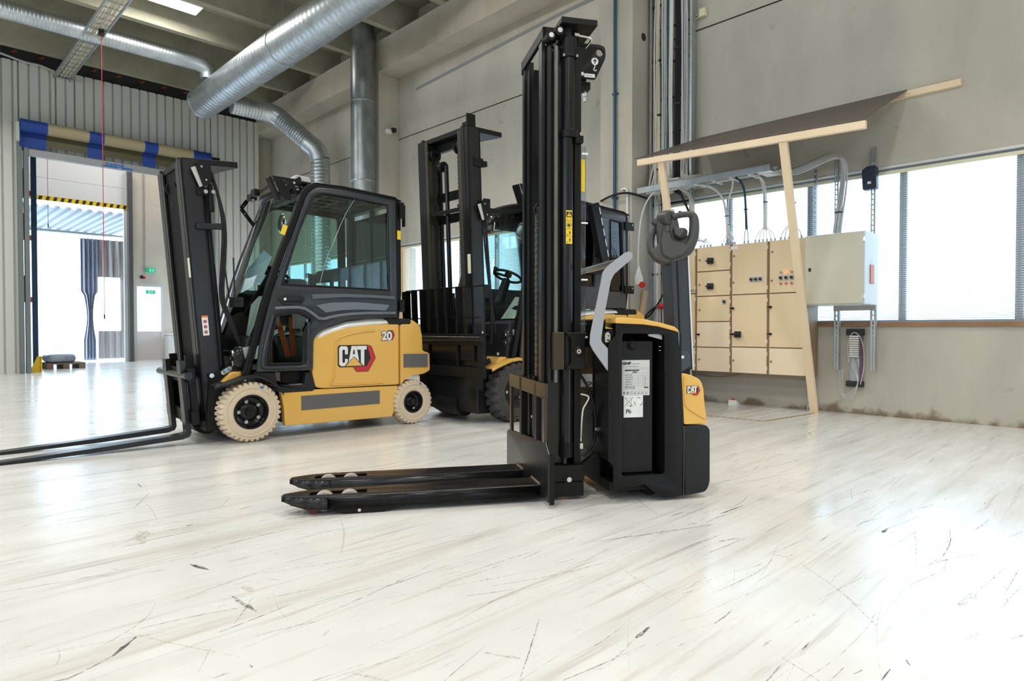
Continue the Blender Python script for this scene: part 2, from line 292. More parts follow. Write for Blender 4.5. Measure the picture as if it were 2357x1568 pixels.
def markmat(name, c, lo, hi, al):
    m = bpy.data.materials.new(name); m.use_nodes = True; t = m.node_tree; b = t.nodes['Principled BSDF']; b.inputs['Base Color'].default_value = (*c, 1); b.inputs['Roughness'].default_value = .5; b.inputs['Specular IOR Level'].default_value = .3
    tc_ = t.nodes.new('ShaderNodeTexCoord'); mp_ = t.nodes.new('ShaderNodeMapping'); mp_.inputs['Scale'].default_value = (1, 3, 1); n = t.nodes.new('ShaderNodeTexNoise'); n.inputs['Scale'].default_value = 45; n.inputs['Detail'].default_value = 6
    r = t.nodes.new('ShaderNodeMapRange'); r.inputs[1].default_value = lo; r.inputs[2].default_value = hi; r.inputs[4].default_value = al
    t.links.new(tc_.outputs['Object'], mp_.inputs[0]); t.links.new(mp_.outputs[0], n.inputs[0]); t.links.new(n.outputs[0], r.inputs[0]); t.links.new(r.outputs[0], b.inputs['Alpha']); return m
MK = [markmat('scuff_tan', (.42, .36, .29), .38, .75, .55), markmat('scuff_grey', (.17, .16, .16), .36, .66, .85), markmat('scuff_dark', (.06, .06, .06), .33, .60, .95)]
sets = [MB(), MB(), MB()]
for w, s, P in MARKS: ribbon(sets[s], P, w, .0006 + .0002 * s)
rnd = random.Random(11)
for k in range(1500):
    y = rnd.uniform(-1.5, 9) if k % 3 else rnd.uniform(-1, 4); x = rnd.uniform(-.3, 6.9) if k % 2 else rnd.uniform(0, 4)
    a = R(rnd.gauss(-4, 9)) if rnd.random() < .82 else R(rnd.uniform(-70, 70)); l = rnd.choice((.04, .08, .12, .2, .35, .6)) * rnd.uniform(.6, 1.6)
    s = 0 if rnd.random() < .66 else (1 if rnd.random() < .86 else 2); b = rnd.uniform(-.05, .05)
    ribbon(sets[s], [(x, y), (x + l / 2 * math.cos(a) - b * l * math.sin(a), y + l / 2 * math.sin(a) + b * l), (x + l * math.cos(a), y + l * math.sin(a))], rnd.choice((.0015, .002, .003, .004, .006)) * (1.6 if s == 0 else .8), .0006 + .0002 * s)
for s, mm_ in zip(sets, MK):
    o = obj('scratch_marks', s, mm_, FL, smooth=0); o['kind'] = 'stuff' 
gm = mat('outdoor_ground', (0.80, 0.80, 0.78), 0.9, var=0.1, scale=2)
g = obj('ground', MB().box(-60, 60, -60, 80, -0.4, -0.16), gm, smooth=0); struct(g)
struct(obj('wall_left', MB().box(-9.3, -9.0, -9.3, 20.0, 0, 3.2).box(-9.3, -9.0, -9.3, 20, 4.6, 7.1), con_wall, smooth=0))
struct(obj('wall_behind', MB().box(-9.0, 3.2, -9.3, -9.0, 0, 7.1).box(6.6, 7.6, -9.3, -9.0, 0, 7.1).box(3.2, 6.6, -9.3, -9.0, 3.0, 7.1), con_wall, smooth=0))
# right wall: concrete panels over a long window band
COLY = [(16.46, 16.95), (10.62, 11.14), (4.78, 5.29), (-1.06, -0.55), (-6.9, -6.4)]
w_ = MB()
w_.box(WX, 7.6, -9.3, 20.0, 0, 0.93).box(WX, 7.6, -9.3, 20, 2.56, 4.625).box(WX, 7.6, -9.3, 20, 4.645, 7.1)
for a, b in COLY: w_.box(WX + 0.002, 7.6, a, b, 0.93, 2.56)
struct(obj('wall_right', w_, con_wall, smooth=0))
struct(obj('trim_1', MB().box(WX + .012, 7.5, -9.2, 20, 4.62, 4.65), M_dark, smooth=0))
for i, (a, b) in enumerate(COLY):
    c = MB().box(6.872, WX, a, b, 0, 5.83)
    struct(obj('trim_%d' % (2 + i), c, con_col, bev=0.008, smooth=0))
bm_ = MB()
for a, b in ((10.86, 20), (5.03, 10.855), (-0.8, 5.025), (-9.2, -0.805)): bm_.box(6.862, WX, a, b, 5.832, 6.42)
struct(obj('trim_7', bm_, con_col, bev=0.008, smooth=0))
# faint painted line under the beam
struct(obj('trim_8', MB().prism([(10.05, 5.50), (6.4, 5.66), (5.4, 5.66), (5.4, 5.60), (6.4, 5.60), (10.05, 5.44)], WX - .002, WX + .001, 'x'), mat('grey_band', (0.26, 0.27, 0.27), .8), smooth=0))
# ceiling: double-T slabs
cl = MB().box(-9.3, 7.6, -9.3, 20.0, 6.95, 7.1)
y = 15.83 - 1.44 * 17
while y < 16.2:
    cl.prism([(y - .07, 6.42), (y + .07, 6.42), (y + .12, 6.955), (y - .12, 6.955)], -9.2, 7.5, 'x'); y += 1.44
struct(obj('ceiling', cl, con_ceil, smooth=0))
struct(obj('cast_hole', MB().cyl((7.12, 4.776, 4.70), (7.12, 4.79, 4.70), .05, n=20), M_dark, bpy.data.objects['trim_4'], smooth=0))
# windows
def window(n, y0, y1, mull):
    r = sroot('window_%d' % n)
    obj('window_sill', MB().box(7.30, 7.58, y0, y1, 0.925, 0.965), M_brownw, r, smooth=0)
    f = MB().box(7.36, 7.42, y0, y1, 0.965, 0.99).box(7.33, 7.345, y0, y1, .965, .978)
    f.box(7.36, 7.42, y0, y1, 2.5, 2.54); obj('window_frame', f, M_mull, r, smooth=0)
    obj('head_trim', MB().box(7.315, 7.36, y0, y1, 2.475, 2.505), M_cream, r, smooth=0)
    obj('head_rail', MB().cyl((7.325, y0, 2.548), (7.325, y1, 2.548), .014, n=8), M_alu, r)
    for m in mull: obj('mullion', MB().box(7.375, 7.42, m - .032, m + .032, .985, 2.5), M_mull, r, smooth=0)
    obj('window_pane', MB().box(7.43, 7.434, y0, y1, .98, 2.51), G_clear, r, smooth=0)
    edges = [y0] + list(mull) + [y1]
    for a, b in zip(edges[:-1], edges[1:]):
        s = MB(); z = 1.0
        while z < 2.46:
            s.add([(7.348, a + .01, z), (7.366, a + .01, z + .0085), (7.366, b - .01, z + .0085), (7.348, b - .01, z)], [(0, 1, 2, 3)]); z += .0217
        obj('blind', s, M_slat, r, smooth=0)
window(1, -0.54, 4.70, [0.0 + .906 - .93, .906, 1.845, 2.753, 3.713])
window(2, 5.30, 10.60, [6.0, 6.93, 7.86, 8.79, 9.72])
window(3, -6.3, -1.07, [-5.3, -4.4, -3.5, -2.6, -1.7])
window(4, 11.16, 16.45, [12.05, 12.93, 13.81, 14.69, 15.57])
obj('window_jamb', MB().box(7.30, 7.6, 10.44, 10.60, .965, 2.50), M_pine, bpy.data.objects['window_2'], smooth=0)
obj('window_jamb', MB().box(7.30, 7.6, 4.60, 4.66, .965, 2.50), M_brownw, bpy.data.objects['window_1'], smooth=0)
# corrugated end wall with the fast roll door
M_corr = mat('light_grey_sheet', (0.66, 0.66, 0.61), 0.45, spec=0.4)
def corr(mb, x0, x1, z0, z1, y=16.2, p=0.176, d=0.05):
    xs = []; x = x0; k = 0
    pr = [(0, 0), (.14, 0), (.20, 1), (.94, 1)]
    while x < x1:
        for u, h in pr:
            xx = x + u * p
            if xx < x1: xs.append((xx, y - d * h))
        x += p
    xs.append((x1, y - d))
    mb.grid([[(a, b, z0) for a, b in xs], [(a, b, z1) for a, b in xs]]); return mb
wb = MB(); corr(wb, -9.0, 2.0, 0, 6.26); corr(wb, 2.0, 2.62, 4.5, 6.26); corr(wb, 2.62, 2.95, 4.5, 6.14); corr(wb, 2.95, 5.4, 4.5, 6.26); corr(wb, 5.4, 5.7, 4.5, 6.12); corr(wb, 5.7, 6.85, 0, 6.12)
wbo = struct(obj('wall_back', wb, M_corr, smooth=0, solid=0.004))
struct(obj('wall_partition', MB().box(-9.2, 2.0, 16.24, 16.4, 0, 6.95).box(5.72, 6.86, 16.24, 16.4, 0, 5.9).box(2, 5.72, 16.24, 16.4, 4.55, 6.95).box(5.72, 6.86, 16.24, 16.4, 5.9, 6.95), mat('insulation_board', (0.035, 0.035, 0.035), .8), smooth=0))
for k in range(11):
    x = 1.7 + k * .46; t_ = MB().prism([(x + .2, 6.44), (x + .27, 6.44), (x + .34, 6.50), (x + .27, 6.50)], 16.230, 16.239); struct(obj('dark_bar', MB().prism([(x - .06, 6.20), (x + .01, 6.20), (x + .27, 6.44), (x + .2, 6.44)], 16.233, 16.239), M_dark, bpy.data.objects['wall_partition'], smooth=0))
    struct(obj('printed_bar', t_, mat('orange_print', (0.32, 0.07, 0.03), .8), bpy.data.objects['wall_partition'], smooth=0))
struct(obj('trim_9', MB().box(6.83, 6.87, 16.12, 16.2, 0, 6.1), M_corr, smooth=0))
dr = sroot('door_1')
M_gpost = mat('door_post_grey', (0.17, 0.19, 0.19), .5)
M_bluef = mat('blue_fabric', (0.01, 0.045, 0.26), .55)
M_brownf = mat('smoky_curtain_fabric', (0.085, 0.075, 0.035), .35)
M_brownf2 = mat('smoky_curtain_roll', (0.34, 0.29, 0.17), .45)
for x in (1.97, 2.07, 5.56, 5.66): obj('door_guide', MB().box(x, x + .08, 15.98, 16.12, 0, 4.83 if x < 3 else 4.7), M_gpost, dr, bev=.01)
obj('bottom_beam', MB().box(2.15, 5.56, 16.0, 16.08, 4.38, 4.52), mat('beam_grey', (.33, .34, .34), .45), dr, bev=.006)
rs = [(2.0, 2.44, 1), (2.44, 3.15, 0), (3.15, 3.42, 1), (3.42, 4.19, 0), (4.19, 4.46, 1), (4.46, 5.20, 0), (5.20, 5.6, 1)]
for a, b, bl in rs:
    obj('curtain_roll', MB().cyl((a, 15.86, 4.93), (b, 15.86, 4.93), .125, n=24), M_bluef if bl else M_brownf2, dr)
    obj('curtain_band', MB().box(a, b, 15.975, 15.98, 4.53 if bl else 4.60, 4.93), M_bluef if bl else M_brownf, dr, smooth=0)
obj('roller_end', MB().box(1.93, 1.99, 15.8, 15.95, 4.6, 4.98), mat('pale_green_box', (.42, .48, .42), .5), dr, bev=.01)
obj('drive_box', MB().box(5.6, 5.8, 15.78, 15.92, 4.86, 4.96), M_black, dr, bev=.01)
M_btext = mat('blue_lettering', (0.01, 0.16, 0.5), .5)
obj('logo_bars', MB().box(3.42, 3.72, 15.994, 15.999, 4.395, 4.42).box(3.78, 4.0, 15.994, 15.999, 4.39, 4.43), M_btext, dr, smooth=0)
text('lettering', 'traviroll', .11, M_btext, dr, (3.48, 15.995, 4.425), bold=.003)
# room beyond the door
M_farwall = concrete('far_concrete', (0.62, 0.57, 0.50), .08)
struct(obj('wall_far', MB().box(-9.2, 2.35, 20.0, 20.2, 0, 6.95).box(2.35, 4.9, 20, 20.2, 5.2, 6.95).box(4.9, 5.02, 20, 20.2, 0, 6.95).box(5.02, 5.74, 20, 20.2, 2.15, 6.95).box(5.74, 7.6, 20, 20.2, 0, 6.95), M_farwall, smooth=0))
d2 = sroot('door_2')
M_secw = mat('white_sectional_panel', (0.78, 0.79, 0.80), .5)
obj('door_panel', MB().box(2.36, 4.88, 19.9, 19.96, 4.27, 4.72).box(2.36, 4.88, 19.9, 19.96, 4.725, 5.2).box(2.36, 4.88, 19.9, 19.96, 5.205, 5.7), M_secw, d2, bev=.006)
obj('hazard_edge', MB().box(2.36, 4.88, 19.88, 19.97, 4.16, 4.265), M_lyel, d2)
hz = MB()
for k in range(16):
    x = 2.38 + k * .156; hz.prism([(x, 4.165), (x + .07, 4.165), (x + .10, 4.26), (x + .03, 4.26)], 19.874, 19.879)
obj('hazard_stripe', hz, M_ink, d2, smooth=0)
obj('door_guide', MB().box(4.83, 4.93, 19.75, 19.98, 0, 5.2), mat('dark_guide', (.09, .09, .09), .5), d2)
obj('door_track', MB().box(4.75, 4.83, 19.9, 19.98, 0, 4.2), M_secw, d2)
d3 = sroot('door_3')
obj('door_frame', MB().box(5.02, 5.08, 20.0, 20.08, 0, 2.15).box(5.68, 5.74, 20, 20.08, 0, 2.15).box(5.08, 5.68, 20, 20.08, 2.08, 2.15), M_alu, d3)
obj('door_panel', MB().box(5.08, 5.68, 20.02, 20.07, 0, .83), mat('pale_door', (.72, .66, .66), .5), d3)
obj('door_pane', MB().box(5.08, 5.68, 20.04, 20.05, .83, 2.08), G_clear, d3, smooth=0)
es = tag(obj('exit_sign', MB().box(5.30, 5.54, 20.0, 20.01, 1.88, 1.99), mat('exit_green', (0.0, 0.42, 0.22), .5, emit=(0, .5, .25), es=.6), smooth=0), 'green emergency exit sign on the glass of the far exit door', 'sign')
obj('pictogram', MB().box(5.36, 5.40, 19.996, 19.999, 1.90, 1.97).box(5.43, 5.48, 19.996, 19.999, 1.92, 1.96), M_white, es, smooth=0)
es = tag(obj('exit_sign', MB().box(5.31, 5.52, 19.86, 19.99, 2.48, 2.60), MATS['exit_green'], bev=.01), 'small green exit sign lamp high on the far wall above the door', 'sign')
obj('pictogram', MB().box(5.36, 5.40, 19.85, 19.858, 2.50, 2.57).box(5.43, 5.47, 19.85, 19.858, 2.50, 2.57), M_white, es, smooth=0)
bx = thing('alarm_call_point', 'black and red alarm call point on the far wall beside the exit sign', 'alarm', (5.22, 20, 2.3))
obj('backbox', MB().box(-.06, .0, -.05, 0, 0, .09), M_ink, bx); obj('button', MB().box(.005, .06, -.06, 0, 0, .06), M_red, bx)
tag(obj('conduit_pipe', MB().cyl((5.27, 19.97, 2.4), (5.27, 19.97, 5.6), .012, n=8), M_galv), 'thin grey conduit running up the far wall over the alarm point', 'pipe')
wb_ = thing('storage_bin', 'white plastic bin on the floor by the far exit door', 'bin', (5.9, 19.5, 0)); obj('body', MB().box(-.2, .5, -.3, .3, 0, .72), M_white, wb_, bev=.03); obj('lid', MB().box(-.22, .52, -.32, .32, .72, .76), M_white, wb_, bev=.01)
# canopy outside the far door
cp = thing('entrance_canopy', 'white corrugated canopy roof outside the far overhead door', 'canopy', (0, 20.3, 0))
cs = MB(); xs = []; x = 1.6
while x < 5.6: xs += [(x, 4.12), (x + .09, 4.12), (x + .12, 4.06), (x + .21, 4.06)]; x += .24
cs.grid([[(a + k * .0, k, b) for a, b in xs] for k in (0.0, 4.6)])
obj('roof_sheet', cs, mat('canopy_sheet', (.30, .33, .38), .5), cp, smooth=0, solid=.004)
obj('edge_beam', MB().box(1.6, 5.6, 4.6, 4.7, 3.98, 4.12), M_alu, cp)
obj('curtain_rail', MB().cyl((1.8, .75, 3.55), (5.5, .75, 3.55), .03, n=8), M_galv, cp)
ct = thing('strip_curtain', 'grey hanging curtain with a clear window, gathered at one side, behind the far door', 'curtain', (3.95, 21.05, 0))
def fold(x, z): return .05 * math.sin(x * 34 + .6 * math.sin(z * 2)) * (0.4 + .6 * (z / 3.4)) + .015 * math.sin(x * 80)
M_curt = mat('grey_curtain_cloth', (0.42, 0.38, 0.38), .7, var=.15, scale=2, stretch=(6, 6, .4))
def sheet(x0, x1, z0, z1):
    nx = max(4, int((x1 - x0) / .02)); nz = 14
    return [[(x0 + (x1 - x0) * i / nx, fold(x0 + (x1 - x0) * i / nx, z0 + (z1 - z0) * j / nz), z0 + (z1 - z0) * j / nz) for i in range(nx + 1)] for j in range(nz + 1)]
cm = MB().grid(sheet(.42, 1.17, 2.36, 3.42)).grid(sheet(.97, 1.17, .84, 2.36)).grid(sheet(.42, 1.17, .05, .84))
obj('cloth', cm, M_curt, ct, smooth=80, solid=.004)
def gat(u, z):  # gathered strip, narrower towards the tie
    wd = .42 if z > 1.9 else (.30 - .16 * math.sin(min(1, (1.9 - z) / 1.3) * PI) if z > .6 else .3)
    return (.22 + (u - .5) * wd, .07 * math.sin(u * 26), z)
obj('gathered_edge', MB().grid([[gat(i / 26, .02 + 3.4 * j / 30) for i in range(27)] for j in range(31)]), mat('blue_grey_cloth', (.42, .46, .58), .6, var=.2, scale=2, stretch=(6, 6, .4)), ct, smooth=80, solid=.004)
obj('window_film', MB().box(.42, .97, .0, .003, .84, 2.36), G_clear, ct, smooth=0)
# rack and pallet just beyond the door
rk = thing('pallet_rack', 'tall blue-posted pallet rack seen through the left edge of the roll door', 'rack', (2.5, 18.0, 0))
for yy in (0, 1.0): obj('post', MB().box(-.05, .05, yy - .04, yy + .04, 0, 4.8), mat('rack_blue', (.02, .07, .16), .5), rk)
for z in (1.5, 2.9, 3.9): obj('beam', MB().box(-1.6, -.05, -.03, .03, z, z + .12), mat('rack_orange', (.5, .12, .04), .5), rk)
for z, n in ((1.62, 'wooden pallet of cartons on the lowest rack beam'), (3.02, 'dark wrapped pallet on the middle rack beam'), (4.02, 'wooden pallet stacked on the top rack beam')):
    p = thing('rack_pallet', n, 'pallet', (2.03, 18.4, z)); obj('deck', MB().box(-.5, .35, -.5, .5, .0, .13), mat('old_pallet', (.22, .16, .12), .8), p); obj('load', MB().box(-.5, .32, -.45, .45, .13, .48), mat('load_grey', (.13, .13, .15), .7) if z < 4 else MATS['old_pallet'], p, bev=.02)
pl = thing('wooden_pallet', 'wooden pallet standing on the floor just beyond the roll door', 'pallet', (2.60, 17.28, 0))
mb = MB()
for k in range(3): mb.box(0.0 + k * .30, .12 + k * .30, 0, .8, 0, .10)
obj('bearers', mb, MATS['old_pallet'], pl); obj('deck', MB().box(0, .72, 0, .8, .10, .135), MATS['old_pallet'], pl)
sk = MB()
sk.box(2.60, 3.16, 17.3, 18.0, .137, .33)
o = obj('wrapped_bags', sk, mat('blue_grey_film', (.30, .36, .44), .3, var=.4, scale=5), bev=.09, seg=4); tag(o, 'pile of film-wrapped bags lying on the pallet beyond the roll door', 'bags')
yg = thing('corner_guard', 'yellow steel corner guard on the floor at the foot of the left door post', 'guard', (2.16, 16.35, 0))
obj('gusset', MB().prism([(0, 0), (.2, 0), (.2, .33), (.14, .33)], 0, .012), M_lyel, yg); obj('upright_plate', MB().box(.19, .205, -.08, .12, 0, .33), M_lyel, yg)
# ---------------------------------------------------------------- lamps
M_lamp = mat('lamp_diffuser', (.9, .9, .9), .5, emit=(1, .98, .92), es=5.0)
for i, (x, y) in enumerate(LAMPS):
    lab = 'white rectangular ceiling lamp between the ribs above the big duct' if i == 0 else 'white rectangular ceiling lamp of the hall, farther along than the one over the duct'
    t = thing('ceiling_or_added_lamp', lab, 'lamp', (x, y, 6.62), group=None if i == 0 else 'hall ceiling lamps out of sight')
    obj('housing', MB().box(-.62, .62, -.19, .19, 0.0, .05), M_white, t, bev=.01); obj('diffuser', MB().box(-.6, .6, -.17, .17, -.012, 0), M_lamp, t)
    obj('hanger', MB().cyl((-.4, 0, .05), (-.4, 0, .34), .006, n=6).cyl((.4, 0, .05), (.4, 0, .34), .006, n=6), M_galv, t)
    area('lamp_light', (x, y, 6.60), 1.15, .32, 150 * (LP if i else .5))
for i, (x, y) in enumerate(((1.0, 18.2), (4.0, 18.2), (6.4, 18.2))):  # unseen lamps added to brighten the far room
    t = thing('ceiling_or_added_lamp', 'added unseen lamp that brightens the room beyond the roll door', 'lamp', (x, y, 6.62), group='added lamps beyond the roll door')
    obj('housing', MB().box(-.62, .62, -.19, .19, 0.0, .33), M_white, t, bev=.01); obj('diffuser', MB().box(-.6, .6, -.17, .17, -.012, 0), M_lamp, t)
    area('lamp_light', (x, y, 6.60), 1.15, .6, 55)
# ---------------------------------------------------------------- ducts
def spiral(mb, pts, r, pitch=.09, d=.0035, n=32):
    P = [Vector(p) for p in pts]; out = []
    for i in range(len(P) - 1):
        L_ = (P[i + 1] - P[i]).length; k = max(1, int(L_ / pitch))
        for j in range(k):
            for u in (0, .80, .86, .94): out.append((P[i].lerp(P[i + 1], (j + u) / k), r + (d if u in (.86,) else 0)))
    out.append((P[-1], r)); vs = []; a = None; m = len(out)
    for i, (p, q) in enumerate(out):
        dd = (out[min(i + 1, m - 1)][0] - out[max(i - 1, 0)][0]).normalized()
        a = dd.orthogonal().normalized() if a is None else (a - dd * a.dot(dd)).normalized(); b = dd.cross(a)
        for k in range(n): t = 2 * PI * k / n; vs.append(p + (a * math.cos(t) + b * math.sin(t)) * q)
    fs = [(i * n + k, i * n + (k + 1) % n, (i + 1) * n + (k + 1) % n, (i + 1) * n + k) for i in range(m - 1) for k in range(n)]
    fs += [tuple(range(n - 1, -1, -1)), tuple(range((m - 1) * n, m * n))]
    return mb.add(vs, fs)
M_duct = mat('galvanised_duct', (0.56, 0.60, 0.63), 0.40, metal=0.9, var=0.16, scale=4)
bd = thing('main_duct', 'large galvanised spiral duct running under the ceiling along the hall', 'duct', (4.95, 0, 5.72))
obj('spiral_pipe', spiral(MB(), [(0, 14.35, 0), (0, -3.0, 0)], .315, pitch=.13, d=.003), M_duct, bd, smooth=50)
obj('end_cap', MB().cyl((0, 14.35, 0), (0, 14.45, 0), .32, n=40), M_duct, bd)
obj('joint_band', MB().lathe([(.318, -.03), (.326, -.02), (.326, .02), (.318, .03)], (0, 10.6, 0), 40), M_duct, bd)
obj('hanger_wire', MB().cyl((0, 10.6, .32), (0, 10.6, 1.22), .004, n=6), M_galv, bd)
sd = thing('branch_duct', 'smaller spiral duct that crosses the ceiling and bends down into the main duct end', 'duct', (0, 13.55, 6.2))
obj('spiral_pipe', spiral(MB(), [(-3.0, 0, 0), (4.50, 0, 0)], .15, pitch=.055, d=.004, n=24), M_duct, sd, smooth=50)
obj('elbow', MB().tube([(4.48, 0, 0), (4.66, 0, -.01), (4.76, .02, -.10), (4.77, .03, -.25)], .152, n=24, smooth=2), M_duct, sd, smooth=60)
vd = thing('drop_duct', 'spiral duct bending off the main duct and dropping down the wall behind the cab', 'duct', (0, 0, 0))
obj('spiral_pipe', spiral(MB(), [(5.275, 13.69, 5.6), (5.95, 13.62, 5.58)], .2, pitch=.06, n=24), M_duct, vd, smooth=50)
obj('elbow', MB().tube([(5.93, 13.62, 5.58), (6.12, 13.55, 5.55), (6.25, 13.42, 5.42)], .204, n=24, smooth=1), M_duct, vd, smooth=60)
obj('slanting_pipe', spiral(MB(), [(6.22, 13.45, 5.45), (6.60, 12.85, 4.85)], .2, pitch=.06, n=24), M_duct, vd, smooth=50)
obj('lower_elbow', MB().tube([(6.58, 12.88, 4.88), (6.70, 12.72, 4.72), (6.74, 12.68, 4.5)], .204, n=24, smooth=1), M_duct, vd, smooth=60)
obj('vertical_pipe', spiral(MB(), [(6.74, 12.68, 4.52), (6.74, 12.68, .3)], .2, pitch=.075, n=24), M_duct, vd, smooth=50)
vp = thing('riser_pipe', 'straight smooth grey metal riser pipe standing beside the concrete column', 'pipe', (6.58, 10.72, 0))
obj('pipe', MB().cyl((0, 0, 0.2), (0, 0, 6.94), .225, n=36), mat('riser_metal', (.34, .36, .37), .38, metal=.85, var=.25, scale=6, stretch=(1, 1, .5)), vp, smooth=60)
for z in (2.2, 3.7, 5.2): obj('joint_ring', MB().lathe([(.226, -.012), (.231, 0), (.226, .012)], (0, 0, z), 36, 'z'), M_zinc, vp)
# suspended cable tray with pull cord
tr = thing('ceiling_cable_tray', 'wire cable tray full of white cables hung under the ceiling towards the end wall', 'cable tray', (2.74, 0, 6.08))
for x in (-.15, .13): obj('side_rail', MB().box(x, x + .02, 4, 16.3, 0, .06), M_galv, tr)
rg = MB(); y = 4.0
while y < 16.2: rg.box(-.13, .13, y, y + .02, 0, .012); y += .25
obj('tray_grid', rg, M_galv, tr)
ca = MB()
for k in range(8):
    x = -.115 + k * .033; ca.tube([(x + random.uniform(-.008, .008), 4 + j * 1.5, .03 + random.uniform(0, .012)) for j in range(9)], .015, n=6)
obj('cables', ca, mat('cable_cream', (.60, .57, .46), .6), tr)
def cord(name, label, x, y, z1, z0, r=.006):
    t = thing(name, label, 'pull cord', (x, y, 0)); obj('cord', MB().cyl((0, 0, z0), (0, 0, z1), r, n=6), mat('red_cord', (.6, .05, .07), .5), t); obj('handle', MB().cyl((0, 0, z0 - .08), (0, 0, z0), .012, n=8), M_ink, t)
    obj('switch', MB().box(-.04, .04, -.04, .04, z1, z1 + .1), M_ink, t)
cord('pull_cord', 'long red pull cord hanging from the ceiling cable tray in front of the roll door', 2.79, 13.0, 6.0, 1.15)
cord('pull_cord', 'thin red pull cord hanging in the room beyond the roll door', 2.75, 17.9, 6.85, 3.3, .005)
tag(obj('grey_hose', MB().tube([(1.2, 16.02, 6.33), (1.7, 16.02, 6.31), (2.1, 16.0, 6.22), (2.35, 16.0, 6.24), (2.62, 16.02, 6.18)], .022, n=8, smooth=2), mat('hose_grey', (.45, .45, .45), .5)), 'grey flexible conduit lying along the top of the corrugated wall', 'conduit')
sn = thing('wall_sensor', 'small white and black sensor box on the side of the concrete column above the cabs', 'sensor', (7.1, 10.6, 4.72))
obj('housing', MB().box(-.09, .02, -.07, .018, -.03, .05), M_white, sn, bev=.008); obj('camera_head', MB().box(.0, .09, -.12, -.03, .0, .08), M_ink, sn, bev=.01)
# ================================================================ FORKLIFTS
def cat_logo(parent, s0, z0, wd, y, mirror=False, name='maker_logo'):
    """emblem drawn in a 390 x 250 field, top-left corner at (s0, z0), wd metres wide, on the plane y facing -y"""
    k = wd / 390.0
    f = lambda P: [(s0 + (a - 905) * k, z0 - (b - 445) * k) for a, b in P]
    st = .0009; red = [(1208, 448), (1246, 452), (1297, 570), (1217, 697), (1092, 697), (1062, 648), (1200, 648), (1245, 570)]
    root = plate(name, [f([(912, 440), (1210, 440), (1254, 452), (1301, 570), (1219, 701), (1090, 701), (1058, 652), (920, 650), (899, 632), (899, 460)])], y - .0018, y, M_ink, parent)
    plate('red_hexagon', [f(red)], y - .0018 - st, y - .0018, M_dred, root)
    plate('letter_c', [f([(930, 450), (985, 450), (1002, 466), (1002, 528), (972, 528), (972, 492), (965, 483), (952, 483), (945, 492), (945, 598), (952, 610), (963, 610), (972, 600), (972, 572), (1000, 572), (1000, 602), (968, 640), (932, 640), (912, 622), (912, 468)])], y - .0018 - st, y - .0018, M_white, root)
    plate('letter_a', [f([(1040, 450), (1092, 450), (1120, 600), (1066, 548), (1010, 602)]), f([(1060, 485), (1071, 485), (1077, 535), (1065, 524), (1052, 537)])], y - .0018 - st, y - .0018, M_white, root)
    plate('letter_t', [f([(1097, 450), (1202, 450), (1200, 486), (1176, 486), (1174, 642), (1166, 642), (1138, 612), (1138, 486), (1100, 486)])], y - .0018 - st, y - .0018, M_white, root)
    plate('yellow_triangle', [f([(1065, 555), (1152, 641), (978, 641)])], y - .0018 - st, y - .0018, M_yel, root)
    return root
def wheel(parent, s, t, r, wd, tyre_m, rim_r, lugs=30, bolts=5, deep=.012, face=-1, name='front_wheel', band=True, dirty=None, dish=.06):
    """tyre lathed about the axle; outer side at t, width wd towards +y; notched shoulders"""
    root = bpy.data.objects.new(name, None); C.objects.link(root); root.parent = parent; root.location = (s, t, r); root.empty_display_size = .05
    nseg = lugs * 6; prof = [(rim_r - .004, .022), (rim_r + .012, .008), (rim_r + .03, .004), (r * .74, .008), (r * .80, .0), (r * .83, .006), (r * .90, .004), (r * .955, .008), (r * .985, .02), (r, .04), (r, wd * .36), (r - .004, wd * .44), (r - .004, wd * .56), (r, wd * .64), (r, wd - .04), (r * .985, wd - .02), (r * .95, wd - .006), (r * .8, wd), (rim_r, wd - .02)]
    vs = []; m = len(prof)
    for i in range(nseg):
        a = 2 * PI * i / nseg
        for j, (q, h) in enumerate(prof):
            left = 6 <= j <= 10; right = 13 <= j <= 16; ph = i % 6
            off = 0
            if left and ph in (0, 1): off = deep if j > 6 else deep * .2
            if right and ph in (3, 4): off = deep
            if j in (11, 12) and ph in (1, 2, 3) and deep > .015: off = deep * .7
            q2 = q - off; vs.append((q2 * math.cos(a), h, q2 * math.sin(a)))
    fs = [(i * m + j, i * m + j + 1, ((i + 1) % nseg) * m + j + 1, ((i + 1) % nseg) * m + j) for i in range(nseg) for j in range(m - 1)]
    obj('tyre', MB().add(vs, fs), tyre_m, root, smooth=28)
    rim_prof = [(rim_r + .004, .012), (rim_r - .008, .012), (rim_r - .016, .03), (rim_r - .022, dish), (rim_r * .62, dish + .012), (rim_r * .45, dish - .004), (rim_r * .30, dish - .01), (rim_r * .28, dish - .03), (.0, dish - .03)]
    obj('rim', MB().lathe(rim_prof, n=40).lathe([(rim_r - .02, dish + .02), (rim_r - .02, wd - .02), (0, wd - .03)], n=24), M_blackg if not dirty else dirty, root)
    if bolts:
        bo = MB()
        for k in range(bolts):
            a = 2 * PI * k / bolts + .62; p = (rim_r * .64 * math.cos(a), dish + .008, rim_r * .64 * math.sin(a)); bo.cyl(p, (p[0], dish - .006, p[2]), .0145, n=16).cyl((p[0], dish - .006, p[2]), (p[0], dish - .016, p[2]), .008, n=6)
        obj('wheel_bolts', bo, M_chrome, root)
    return root
